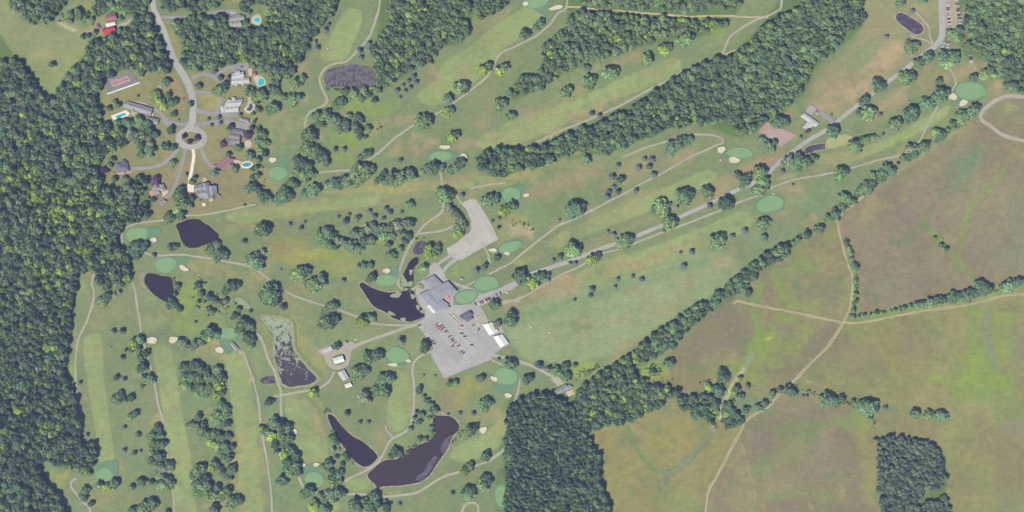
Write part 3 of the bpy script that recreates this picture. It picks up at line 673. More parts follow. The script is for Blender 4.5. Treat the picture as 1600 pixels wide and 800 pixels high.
pond(P("561,445 567,441 580,449 592,453 605,456 620,456 632,454 647,454 649,462 654,475 663,486 664,493 659,497 642,503 627,501 612,496 600,487 585,480 575,467 566,454"), M['water'], "dark horn-shaped pond against the clubhouse", 1.1)
pond(P("646,402 654,402 654,410 647,420 647,432 646,447 640,450 629,449 626,440 629,430 634,420 639,410"), M['water'], "narrow dark pond above the clubhouse pond", 1.1, M['reed'])
pond(P("650,380 656,376 670,379 665,385 659,397 647,397 645,392"), M['water_pale'], "smallest pond at the top of the clubhouse chain", 1.2, M['reed'])
pond(P("512,647 522,650 535,666 550,680 570,692 590,711 589,717 580,726 570,730 560,725 550,716 540,702 532,692 520,672 515,660"), M['water'], "pointed wedge-shaped pond left of the causeway path", 1.7)
pond(P("677,649 690,649 707,651 717,662 717,672 707,682 700,700 687,719 677,735 667,747 650,755 625,759 600,760 590,762 585,756 575,745 577,737 600,719 620,717 630,706 650,696 672,687 677,680 676,667 676,654"), M['water_brown'], "largest pond, brown and boot-shaped, in the lower middle", 1.4)
big_pond = bpy.context.scene.objects[[o.name for o in COL.objects if o.get("label", "").startswith("largest pond")][0]]
for pts in ("703,680 707,680 703,692 697,703 691,708 688,703 692,692 698,684", "679,713 683,713 677,727 669,740 660,749 649,750 652,744 662,737 668,725"):
    q = wobble(catmull(P(pts), True, 1.5), 1.2, 5); c = np.array(big_pond.location); zz = nextz()
    rm = mesh("ruffled_water", [np.array(W(p[0], p[1], zz)) - c for p in q], [list(range(len(q)))])
    if rm.polygons[0].normal.z < 0: rm.flip_normals()
    obj("ruffled_water", rm, M['water_ruffled'], big_pond)
pond(P("1400,30 1402,22 1410,20 1422,26 1437,36 1444,46 1441,51 1432,54 1422,49 1410,40"), M['water_pale'], "oval pond beside the entrance road at top right", 1.6)
pond(P("1254,239 1259,231 1267,227 1290,224 1291,231 1275,236 1260,240"), M['water_pale'], "sliver of pond at the end of the pale sedge bed", 1.0)
sheet("sedge_bed", P("1291,220 1300,213 1312,210 1325,211 1333,216 1330,224 1310,229 1291,233"), M['lawn_reed'], wob=.6, label="pale yellow sedge bed below the entrance road")
pond(P("367,466 378,466 386,473 391,481 385,483 376,480 370,475"), M['scum'], "small pond wholly covered in pale scum", 1.2, M['reed'])
# scum mats and lily pads floating on the ponds
for i, e in enumerate(((619, 461, 9, 4, 5), (645, 463, 4, 3.5, 0), (653, 480, 3, 4, 40), (661, 487, 3.5, 4, 40), (611, 490, 6, 3, -10), (630, 499, 5, 2.5, 0), (657, 474, 2, 2, 0), (632, 442, 6, 7, 30), (640, 444, 5, 5, 0), (629, 433, 3, 5, 10), (642, 425, 3, 4, 0))):
    o = sheet("lily_mat", ellipse(*e[:4], e[4], 22, .16), M['scum'], wob=.5, kind=None); o["category"] = "weed mat"; o["group"] = "floating weed mats"
    o["label"] = "pale mat of floating weed, %s, on the water by the clubhouse" % ("topmost left", "upper right", "right middle", "lower right corner", "lower left", "bottom edge", "smallest at right", "left of narrow pond foot", "right of narrow pond foot", "left bank of narrow pond", "middle of narrow pond")[i]

# ------------------------------------------------------------------ roads, drives, lots, paths
ribbon("road", edge_out(P("233,0,9 240,12,9 246,26,9 255,47,9.5 264,72,10 273,95,10.5 281,108,11 292,127,11 299,145,11 302,163,11 301,185,11 299,200,13")), 10, M['asphalt'], "pale asphalt lane running down to the turning circle", .1)
circ = sheet("turning_circle", P("294,190 290,198 281,204 275,212 275,221 280,228 290,233 302,234 313,231 321,225 324,217 322,209 316,202 308,197 305,190"), M['asphalt'], label="asphalt turning circle at the end of the house lane")
isl = P("283,215 288,208 297,205 308,207 315,214 313,221 304,226 294,226 286,221")
sheet("kerb", [((x - 299) * 1.03 + 299, (y - 215.5) * 1.05 + 215.5) for x, y in isl], M['concrete'], z=nextz() + .12, thick=.14, parent=circ)
sheet("island", isl, surf('island_lawn', (150, 142, 104), (140, 140, 98)), z=nextz() + .14, parent=circ)
ribbon("road", [(x, y, w) for x, y, w in P("1470,-45,11 1472,20,11 1473,45,11 1471,58,10 1463,70,9 1450,80,8 1432,93,7 1415,108,7 1395,122,6.5 1375,137,6.5 1355,152,6.5 1338,166,6.5 1320,180,6.5 1305,193,6.5 1290,204,6.5 1270,215,6.5 1255,225,6.5 1240,236,6.5 1225,247,6.5 1210,261,6.5 1195,274,6.5 1175,287,6.5 1160,293,6 1130,307,6 1100,322,6 1075,333,6 1045,347,6 1020,358,6 990,370,6 960,381,6 940,388,6 915,398,6 885,410,6.5 860,418,6.5 830,429,7.5 800,446,10 770,461,11 740,474,12")], 6.5, M['asphalt'], "straight pale entrance road crossing from top right to the clubhouse", .1)
ribbon("lane", edge_out(P("1600,155 1581,150 1565,153 1548,162 1535,175 1533,186 1548,197 1575,214 1600,229")), 6, M['path'], "looping pale lane at the right edge above the hay field")
LOT = P("664,497 665,487 656,475 649,457 651,448 661,437 671,428 671,417 678,410 685,412 693,425 697,434 712,441 728,447 742,452 752,460 775,452 790,452 775,466 746,481 752,480 757,489 764,500 781,505 796,538 780,547 769,556 767,562 694,591 671,550 678,545 676,541 668,528 652,509 648,506")
lot = sheet("car_park", LOT, M['lot'], smooth=False, label="large grey asphalt car park round the clubhouse")
lot2 = sheet("overflow_car_park", P("734,311 743,311 751,322 765,345 779,374 762,383 737,397 722,406 712,407 700,396 698,388 712,380 735,362 736,345 728,326 720,318"), M['gravel_lot'], smooth=False, label="boot-shaped gravel overflow car park above the clubhouse")
sheet("island", P("712,446 724,450 713,458"), M['collar'], parent=lot, smooth=False)
ci = sheet("green_surround", P("708,470 713,458 728,451 742,455 749,460 740,470 722,477 711,476"), M['collar'], label="grass surround of the lower practice green")
sheet("service_yard", P("497,548 512,540 522,540 530,545 534,536 545,533 556,538 550,546 547,560 543,572 530,578 516,575 509,565 505,556"), surf('yard_gravel', (182, 172, 164), (170, 162, 152), .1, .5, .08), label="gravel yard round the maintenance barns")
sheet("yard_island", P("518,560 528,553 537,553 541,562 536,569 526,571 519,566"), M['collar'], label="grass plot under the round-yard barn")
ROADS = [("278,232 273,240 262,251 250,258 235,262 222,263 204,264", 5.5, 'drive', "driveway curving left from the turning circle"), ("291,233 286,250 281,268 276,285 270,298 264,306 258,309", 5, 'drive', "driveway straight down from the turning circle"), ("301,233 303,242 301,257 299,270 296,282 297,294", 5, 'concrete', "white concrete driveway below the turning circle"),
         ("314,231 318,240 322,250 329,258 338,265", 6, 'drive', "driveway to the red roofed house"), ("293,193 283,194 272,192 262,189 255,182 250,176 240,169", 6, 'drive', "driveway to the long house by the tennis court"), ("300,123 308,119 318,116 330,118 338,116 345,112 352,108 365,104 388,102", 5.5, 'drive', "driveway to the house with the turquoise pool"), ("330,117 336,123 345,126 352,124", 4.5, 'drive', "short loop of driveway before the stepped roof house"),
         ("305,173 313,174 325,177 338,178 360,179 372,181", 6, 'drive', "driveway to the house with the dark pool"), ("337,178 341,168 345,155 348,148", 5, 'drive', "driveway spur beside the round-fronted lawn"), ("305,144 318,144 331,146", 4, 'drive', "stub driveway off the lane"), ("303,196 315,194 330,191 345,190 360,191 375,193 392,198", 6, 'drive', "driveway from the circle to the purple tree house"),
         ("252,26 262,27 275,27 295,26 310,25 325,22 340,18 358,18", 4.5, 'drive', "driveway through the trees to the top house"), ("210,29 198,36 185,41", 5, 'path', "track leading to the red barns"), ("1303,193 1286,179 1270,167 1262,174", 6.5, 'drive', "drive to the pale roofed house by the long wood"),
         ("655,506 640,510 620,517 600,524 585,529 570,534 556,540 546,547", 5, 'path', "maintenance road from the car park"), ("684,413 695,405 707,397", 4.5, 'lot', "upper link from the car park to the overflow lot"), ("692,424 703,412 718,402", 5, 'lot', "lower link from the car park to the overflow lot"), ("767,554 780,557 800,561 812,565 832,572 852,582 867,590 880,600", 5, 'path', "lane from the car park to the lone grey house"),
         ("780,472 800,470 812,471", 4, 'lot', "gravel spur right of the row of parked vehicles")]
for s, w, mk, t in ROADS:
    ribbon("driveway", P(s), w, M[mk], "%s %s" % ({'drive': 'grey asphalt', 'concrete': 'bright', 'path': 'pale gravel', 'lot': 'pale paved'}[mk], t), .12)
sheet("driveway_pad", P("293,288 303,288 303,300 293,300"), M['concrete'], smooth=False, label="white concrete pad left of the large grey house")
sheet("driveway_pad", P("327,256 336,258 346,266 341,273 332,267"), M['drive'], smooth=False, label="asphalt pad below the red roofed house")
sheet("driveway_pad", P("360,103 372,98 388,99 389,107 376,110 362,112"), M['drive'], smooth=False, label="asphalt pad above the stepped roof house")
sheet("driveway_pad", P("345,174 372,176 373,183 346,182"), M['drive'], smooth=False, label="asphalt pad below the house with the dark pool")
sheet("driveway_pad", P("370,190 392,192 396,202 380,203 368,200"), M['drive'], smooth=False, label="asphalt pad above the brownish house")
sheet("driveway_pad", P("345,15 368,15 372,22 358,26 346,22"), M['drive'], smooth=False, label="asphalt pad above the top house")
sheet("driveway_pad", P("262,188 272,190 270,197 258,196 250,185"), M['drive'], smooth=False, label="asphalt pad beside the long house garage")
sheet("driveway_pad", P("1258,176 1266,165 1275,170 1268,180"), M['lot'], smooth=False, label="paved pad above the pale roofed house")
sheet("driveway_pad", P("860,592 872,588 880,598 872,604"), M['path'], smooth=False, label="gravel pad above the lone grey house")
sheet("grass_car_park", P("1477,0 1492,0 1496,45 1484,50 1478,48"), surf('trodden_grass', (180, 170, 148), (166, 158, 128), .1, .5, .1), label="trodden strip between the rows of cars at top right")
PATHS = [("596,0 593,8 587,30 580,50 574,62 563,75 550,88 541,96 530,98 518,101 507,108 501,118 500,128 504,140 510,152 511,158 505,165 495,170 484,176 478,186 477,202 476,215", 3.4, 'path', "winding round the mottled grey pond"),
         ("488,271 510,268 530,267 548,266", 3.4, 'path', "short straight one under the tree clumps"), ("572,252 590,240 600,231 618,215 640,199 662,188 687,175 707,162 725,149 740,137 760,121 772,101 777,90 785,81 800,75 812,69 836,57 850,46 860,37 872,20 885,11 889,0", 3.2, 'path', "rising from the tree row to the top edge"),
         ("885,11 905,11 925,14 960,16 1000,20 1045,23 1075,26 1107,25 1140,25 1170,27 1200,27", 2.8, 'dirt', "running through the top woods"), ("1223,0 1221,9 1215,17 1200,25 1190,28 1170,37 1150,50 1140,58 1134,72 1130,82 1120,89 1108,95", 3.4, 'path', "curving down from the top edge to the long wood"), ("1160,74 1145,80 1130,86", 2.6, 'dirt', "short one at the long wood edge"),
         ("1066,110 1050,122 1030,132 1000,148 975,162 950,174 920,187 887,200 861,211 840,222 822,230", 3.2, 'path', "skirting the upper side of the long wood"), ("861,211 862,219", 3, 'path', "tiny spur into the long wood"),
         ("728,447 735,443 750,435 765,428 788,416 800,410 811,400 836,380 862,360 875,351 894,344 912,335 932,325 950,315 970,305 987,296 1005,285 1029,274 1050,262 1075,247 1100,236 1120,227 1130,223 1129,217 1117,212 1100,210 1075,210 1062,214 1037,222 1015,229 1000,234 985,241 972,246", 3.0, 'path', "long one hooking back at the green by the long wood"),
         ("778,476 800,470 827,459 860,439 882,427 900,419 914,411 932,399 965,390 1000,377 1032,364 1060,354 1125,329 1155,316 1180,307 1186,306", 3, 'path', "along the lower side of the entrance road"), ("1198,296 1225,286 1250,279 1295,271 1335,261 1370,251 1400,244 1418,238 1433,226 1447,200 1460,175 1469,160", 2.8, 'path', "between the entrance road and the hedge"),
         ("1486,143 1494,130 1488,114 1479,103", 3, 'path', "bending to the top right green"), ("1428,16 1441,30 1451,42 1453,58 1459,71", 2.8, 'path', "right of the oval top pond"), ("1422,54 1432,60 1445,62 1456,70", 2.8, 'path', "below the oval top pond"),
         ("690,298 690,285 688,268", 3.4, 'path', "short upright one through the tree row"), ("722,319 713,305", 3.4, 'path', "entering the overflow lot from above"), ("692,315 693,326 686,335 672,345 660,355 652,366 645,376 637,390 631,404 624,425 622,440 626,450 640,452 649,450 657,441", 3.4, 'path', "passing the chain of small ponds"), ("655,365 670,363 688,361 700,357 711,352", 2.8, 'path', "branch towards the overflow lot"), ("733,295 745,292 768,288 790,285", 2.6, 'path', "short one above the overflow lot"),
         ("752,381 760,392 764,402", 3, 'path', "spur below the overflow lot"), ("762,402 766,410 760,420", 3, 'path', "short bend above the practice green"),
         ("150,426 145,432 144,445 147,460 142,485 132,510 124,527 120,545 118,575 119,600 122,625 126,647 129,665 130,678", 3.4, 'path', "along the edge of the left forest"), ("120,747 111,754 112,761 120,772 130,785 140,795 150,804", 3.8, 'path', "at the bottom left tees"), ("207,441 212,459 215,482 219,505 221,524 228,548 236,575 242,600 246,627 254,654 257,675 261,707 265,740 267,760 271,777 276,803", 3.2, 'path', "down the second hole from the left"),
         ("378,547 381,552 387,570 394,590 400,610 404,630 407,657 411,687 416,712 420,740 424,775 427,803", 3.2, 'path', "down the third hole from the left"), ("398,519 407,527 414,545 421,565 429,580 435,600 439,612 439,635 440,658", 3.8, 'path', "left of the scummy pond"), ("421,620 445,617 470,612 492,609 507,602 517,592 522,581", 3.6, 'path', "below the scummy pond to the barns"),
         ("225,393 235,398 250,399 287,398 300,400 330,404 355,409 382,414 400,422 415,432 437,449 457,461 482,470 505,477 532,485 560,495 580,504 600,507 625,508 655,507", 3.2, 'path', "long one from the left green to the car park"), ("192,385 190,372 192,362 200,354 220,348 255,344 292,337 312,336 350,330 400,319", 2.8, 'path', "under the house gardens"),
         ("674,549 660,555 650,562 645,572 645,585 647,600 647,625 645,647 640,667 627,678 615,684 607,692 600,707 590,722 572,735 550,745 538,752", 3.6, 'path', "down over the causeway between the lower ponds"), ("614,683 606,674 602,664", 3, 'path', "spur above the largest pond"), ("467,745 472,757 480,766 490,769 540,772 560,772 595,776 625,774 650,770 665,762 682,751 700,742 720,737 745,727 762,721 780,709 795,695", 3.8, 'path', "sweeping below the largest pond"),
         ("708,804 725,792 742,786 747,790 747,804", 3.4, 'path', "hairpin at the bottom edge"), ("767,561 776,566 786,570", 3, 'path', "off the bottom right car park corner"), ("802,576 810,585 812,597 810,610 803,628", 3, 'path', "curving beside the green below the car park"), ("840,572 846,578", 2, 'path', "tiny spur by the grey house lane")]
for s, w, mk, t in PATHS:
    ribbon("cart_path", edge_out(P(s)), w, M[mk], ("narrow pale cart path " if mk == 'path' else "narrow earth track ") + t)
TRK = [("1322,400 1326,415 1330,427 1332,445 1330,470 1326,487 1317,505 1305,525 1290,545 1267,567 1250,585 1235,600 1215,617 1200,636 1180,647 1165,659 1155,677 1142,702 1125,735 1110,762 1104,785 1101,800", "long main dirt track winding down through the hay fields"), ("1322,402 1315,377 1310,355 1311,342 1317,332 1330,322 1350,305", "dirt track beside the lower end of the hedge"),
       ("1146,474 1152,470 1160,472 1175,475 1200,480 1230,486 1275,495 1316,504", "dirt track crossing the middle hay field"), ("1316,504 1345,504 1400,494 1437,486 1475,481 1512,476 1540,469 1575,461 1600,458", "dirt track along the bushy field boundary at right")]
for s, t in TRK:
    ribbon("dirt_track", edge_out(P(s)), 3.5, M['dirt'], t, .35)
    ribbon("grass_strip", edge_out(P(s)), .8, M['collar'], "thin grass strip along the middle of the " + t, .3)

# car park stripes: each painted line its own piece
def line(a, b, w, parent, z):
    (x0, y0), (x1, y1) = a, b
    L = math.hypot(x1 - x0, y1 - y0); nx, ny = -(y1 - y0) / L * w / 2, (x1 - x0) / L * w / 2
    me = mesh("painted_line", [W(x0 + nx, y0 + ny, z), W(x1 + nx, y1 + ny, z), W(x1 - nx, y1 - ny, z), W(x0 - nx, y0 - ny, z)], [(0, 1, 2, 3)])
    if me.polygons[0].normal.z < 0: me.flip_normals()
    return obj("painted_line", me, M['paint'], parent)
zl = nextz()
def stripes(a, b, n, dx, dy, parent=lot):
    for i in range(n):
        t = i / (n - 1); x = a[0] + (b[0] - a[0]) * t; y = a[1] + (b[1] - a[1]) * t
        line((x, y), (x + dx, y + dy), .35, parent, zl)
stripes((690, 528), (722, 569), 14, 6.5, -3.4); stripes((697, 525), (729, 566), 14, 6.5, -3.4)
stripes((712, 518), (742, 556), 13, 6.5, -3.4); stripes((719, 514), (749, 552), 13, 6.5, -3.4)
stripes((738, 528), (754, 549), 8, 6.5, -3.4); stripes((658, 512), (678, 538), 10, 5, -2.6); stripes((686, 546), (704, 570), 9, 5.5, -2.8)
stripes((733, 317), (762, 372), 16, 6, -2.8, lot2)

# ------------------------------------------------------------------ greens and bunkers
GREENS = [(434, 271, 14, 10.5, 0, "bunkered green near the house gardens"), (688, 244.5, 18, 7.5, 2, "oval green above the tree row"), (799, 305, 14, 12, 0, "green right of the overflow lot top"), (797, 386, 17, 8, 15, "green below the overflow lot"),
          (603, 438, 16, 9, 0, "green above the horn-shaped pond"), (760, 443, 19, 10.5, 8, "upper practice green by the clubhouse drive"), (728, 464, 17.5, 9, 14, "lower practice green against the clubhouse"), (621, 555, 17, 12, 0, "green below the maintenance road"),
          (790, 588, 18, 13, 0, "green right below the car park"), (785, 775, 12, 16, 0, "green at the bottom beside the big wood"), (491, 750, 14.5, 12, 0, "round green left of the wedge pond"), (163, 742, 13, 10, 0, "lowest green on the far left"),
          (214, 366.5, 17, 11, 12, "green at the wood edge below the houses"), (259, 414, 16, 12, 0, "green above the tapering pond"), (357, 521, 15, 9, 0, "green beside the scum-covered pond"), (1156, 239, 20, 8.5, 0, "oval green at the end of the long wood"),
          (1203, 319, 22, 12, 12, "green right of the entrance road middle"), (1516, 142, 23, 14, 0, "green at the top right corner"), (838, 2, 20, 10, 15, "green cut by the top edge")]
APRON = [P("428,262 440,245 450,243 452,262 446,280 425,282"), P("668,240 690,235 712,237 714,246 700,254 672,252"), P("783,297 800,290 822,290 816,304 808,320 785,318"), ellipse(797, 386, 20, 11, 15), P("586,440 608,428 618,416 624,424 619,442 600,449"), ellipse(760, 443, 22, 13, 8), ellipse(728, 464, 20, 11, 14),
         P("604,550 620,541 638,552 642,566 625,572 606,566"), P("769,592 778,576 800,572 812,590 800,612 780,614"), ellipse(785, 775, 15, 20), P("473,732 478,727 498,725 504,738 506,752 492,764 476,757"), P("150,738 156,724 183,720 184,738 176,752 156,754"), P("198,368 214,354 236,356 250,357 251,367 236,373 214,378 200,376"),
         P("244,414 256,401 276,402 298,402 294,411 278,420 262,427 247,422"), P("343,520 356,511 372,519 374,528 362,536 364,548 358,554 346,545"), P("1126,243 1138,235 1156,229 1176,236 1175,246 1155,250 1135,247"), P("1178,320 1190,308 1212,304 1226,314 1222,327 1200,335 1182,331"), P("1490,140 1502,129 1530,128 1540,140 1532,156 1505,160 1488,166"), P("812,0 862,0 858,14 848,24 834,14 822,12")]
for (x, y, rx, ry, rot, t), a in zip(GREENS, APRON):
    sheet("green_apron", a, M['apron'], wob=.4, label="darker mown apron round the " + t)
for (x, y, rx, ry, rot, t) in GREENS:
    sheet("putting_green", ellipse(x, y, rx, ry, rot, 30, .035), M['green'], wob=.15, label="smooth pale " + t)
BUNK = [(426, 250, 6.5, 4.5, 20, "above left of the green near the gardens"), (695, 230, 9, 3.6, 2, "above the oval green over the tree row"), (724, 244, 6.5, 4, 0, "right of the oval green over the tree row"), (822, 305, 5.5, 3, 5, "right of the green by the overflow lot top"), (770, 391, 7, 3.4, 0, "left below the overflow lot"), (792, 396, 5, 3, 0, "under the green below the overflow lot"),
        (604, 423, 6, 4.5, 0, "above the green over the horn-shaped pond"), (614, 570, 8.5, 3, -6, "below the green under the maintenance road"), (638, 564, 4, 3, 0, "right of the green under the maintenance road"), (772, 592, 6, 4, -22, "left of the green below the car park"), (794, 618, 6, 4.2, 0, "right below the green under the car park"), (755, 672, 7.5, 5, 35, "alone right of the largest pond"),
        (459, 674, 6, 5.5, 0, "beside the tree clump left of the wedge pond"), (473, 727, 5, 3.6, 10, "left above the round green by the wedge pond"), (494, 726, 5, 3.6, 0, "right above the round green by the wedge pond"), (240, 375, 5.5, 4.5, 10, "right of the green at the wood edge"), (287, 419, 8, 4.2, -25, "right of the green above the tapering pond"), (237, 532, 9, 6, -10, "left of the pair at the foot of the pond hole"), (271, 531, 7.5, 6, 10, "right of the pair at the foot of the pond hole"),
        (343, 547, 7, 5.5, -30, "on the dry patch by the scum-covered pond"), (1127, 234, 7, 5.5, 5, "left of the green by the long wood"), (1147, 250, 10, 5, -14, "below the green by the long wood"), (1488, 151, 8, 5.8, 0, "left of the top right green"), (1505, 161, 7.5, 5.3, 18, "below the top right green"), (821, 6, 5, 3.6, 0, "left of the pair at the top edge"), (869, 12, 11, 4, 15, "long one right of the pair at the top edge")]
for (x, y, rx, ry, rot, t) in BUNK:
    root = empty("sand_bunker", W(x, y)); root["label"] = "pale sand bunker " + t; root["category"] = "bunker"; root["group"] = "sand bunkers"
    q = ellipse(x, y, rx, ry, rot, 26, .09); n = len(q); z = nextz(); c = np.array(root.location)
    v = []
    for k, h in ((1.16, .04), (1.06, z + .30), (.97, z + .26), (.86, z + .02)):
        v += [np.array(W(x + (p[0] - x) * k, y + (p[1] - y) * k, h)) - c for p in q]
    f = [(a * n + i, a * n + (i + 1) % n, (a + 1) * n + (i + 1) % n, (a + 1) * n + i) for a in range(3) for i in range(n)]
    lm = mesh("grass_lip", v, f)
    if sum(p.normal.z for p in lm.polygons) < 0: lm.flip_normals()
    obj("grass_lip", lm, M['collar'], root)
    sm = mesh("sand", [np.array(W(x + (p[0] - x) * .99, y + (p[1] - y) * .99, z + .1)) - c for p in q] + [np.array(W(x, y, z + .02)) - c], [(i, (i + 1) % n, n) for i in range(n)])
    if sm.polygons[0].normal.z < 0: sm.flip_normals()
    obj("sand", sm, M['sand'], root)

# ------------------------------------------------------------------ trees
def quads_mesh(name, cen, nrm, size, val, mat):
    n = len(cen)
    nrm = nrm / (np.linalg.norm(nrm, axis=1, keepdims=True) + 1e-9)
    a = RNG.normal(size=(n, 3)); t = np.cross(nrm, a); t /= (np.linalg.norm(t, axis=1, keepdims=True) + 1e-9)
    s = np.cross(nrm, t); h = size[:, None] / 2; asp = RNG.uniform(.65, 1.0, (n, 1))
    v = np.stack([cen - t * h - s * h * asp, cen + t * h * .8 - s * h * asp, cen + t * h + s * h * asp, cen - t * h * .8 + s * h * asp], 1).reshape(-1, 3)
    me = bpy.data.meshes.new(name)
    me.vertices.add(4 * n); me.vertices.foreach_set("co", v.astype(np.float32).ravel())
    me.loops.add(4 * n); me.loops.foreach_set("vertex_index", np.arange(4 * n, dtype=np.int32))
    me.polygons.add(n); me.polygons.foreach_set("loop_start", np.arange(0, 4 * n, 4, dtype=np.int32)); me.polygons.foreach_set("loop_total", np.full(n, 4, np.int32))
    me.update(calc_edges=True)
    at = me.attributes.new("leaf", 'FLOAT', 'FACE'); at.data.foreach_set("value", val.astype(np.float32))
    me.materials.append(mat)
    return me

def crown_mesh(seed, cls):
    """unit crown: radius about 1, height about 1 (ground at 0)"""
    r = np.random.default_rng(seed)
    C, N, S, V = [], [], [], []
    if cls == 's':                      # young spruce / pine: whorls of drooping boughs
        nw = 8
        for k in range(nw):
            z = .12 + .84 * k / nw; rad = (1 - k / nw) ** .8 * 1.0
            nb = max(5, int(13 * rad) + 3)
            for j in range(nb):
                a = 6.283 * (j + r.uniform(-.3, .3)) / nb + k
                L = rad * r.uniform(.72, 1.1)
                for q in range(6):
                    t = (q + .6) / 6
                    p = np.array([math.cos(a) * L * t, math.sin(a) * L * t, z - .10 * t + r.uniform(-.03, .03)])
                    C.append(p + r.normal(0, .035, 3)); N.append(np.array([math.cos(a) * .5, math.sin(a) * .5, 1]) + r.normal(0, .45, 3)); S.append(r.uniform(.16, .27)); V.append(r.uniform(0, 1) * .6 + .4 * t * r.uniform(.6, 1))
    else:
        nb = {'g': 17, 'y': 20}.get(cls, 19) + int(r.integers(-6, 7))
        per = {'g': 84}.get(cls, 112)
        blobs = [(np.array([0, 0, .62]), .48)]
        ex = r.uniform(.82, 1.12, 2)
        for k in range(nb):
            a = 2.39996 * k + r.uniform(-.4, .4); u = math.sqrt((k + .5) / nb)
            rad = u * r.uniform(.62, .84) * (1 + .12 * math.sin(2 * a + seed) + .08 * math.sin(3 * a + seed * 2))
            z = .80 - .42 * u * u + r.uniform(-.09, .09)
            blobs.append((np.array([math.cos(a) * rad * ex[0], math.sin(a) * rad * ex[1], z]), r.uniform(.23, .37)))
        for c, br in blobs:
            bv = r.uniform(0, 1)
            d = r.normal(size=(per, 3)); d[:, 2] = d[:, 2] * .9 + .30
            d /= np.linalg.norm(d, axis=1, keepdims=True)
            rr = br * r.uniform(.72, 1.1, (per, 1)); rr[: per // 6] *= .55
            sq = np.array([1, 1, .62])
            C.extend(c + d * rr * sq); N.extend(d + r.normal(0, .42, (per, 3)))
            S.extend(r.uniform(.085, .165, per) * (1.05 if cls != 'g' else .95)); V.extend(np.clip(.38 * bv + .62 * r.uniform(0, 1, per), 0, 1))
    return quads_mesh("crown", np.array(C), np.array(N), np.array(S), np.array(V), LEAF[cls])

def trunk_mesh(seed, conifer=False):
    r = np.random.default_rng(seed); v, f = [], []
    def limb(p0, p1, r0, r1, n=6):
        p0, p1 = np.array(p0), np.array(p1); d = p1 - p0; d = d / np.linalg.norm(d)
        a = np.cross(d, [.3, .9, .2]); a /= np.linalg.norm(a); b = np.cross(d, a); k = len(v)
        for p, q in ((p0, r0), (p1, r1)):
            for i in range(n):
                t = 6.283 * i / n; v.append(p + (a * math.cos(t) + b * math.sin(t)) * q)
        f.extend((k + i, k + (i + 1) % n, k + n + (i + 1) % n, k + n + i) for i in range(n))
    if conifer:
        limb((0, 0, -.02), (0, 0, .95), .07, .012)
    else:
        limb((0, 0, -.02), (.01, .02, .34), .085, .06)
        for k in range(5):
            a = k * 1.2566 + r.uniform(-.3, .3)
            limb((.01, .02, r.uniform(.26, .34)), (math.cos(a) * .5, math.sin(a) * .5, r.uniform(.55, .72)), .04, .012, 5)
        limb((.01, .02, .34), (0, 0, .8), .055, .015, 5)
    me = mesh("trunk", v, f); me.materials.append(M['bark'])
    return me

NV = 7
CROWN = {c: [crown_mesh(100 * i + ord(c), c) for i in range(NV)] for c in LEAF}
TRUNK = [trunk_mesh(i) for i in range(4)]
TRUNK_C = trunk_mesh(9, True)

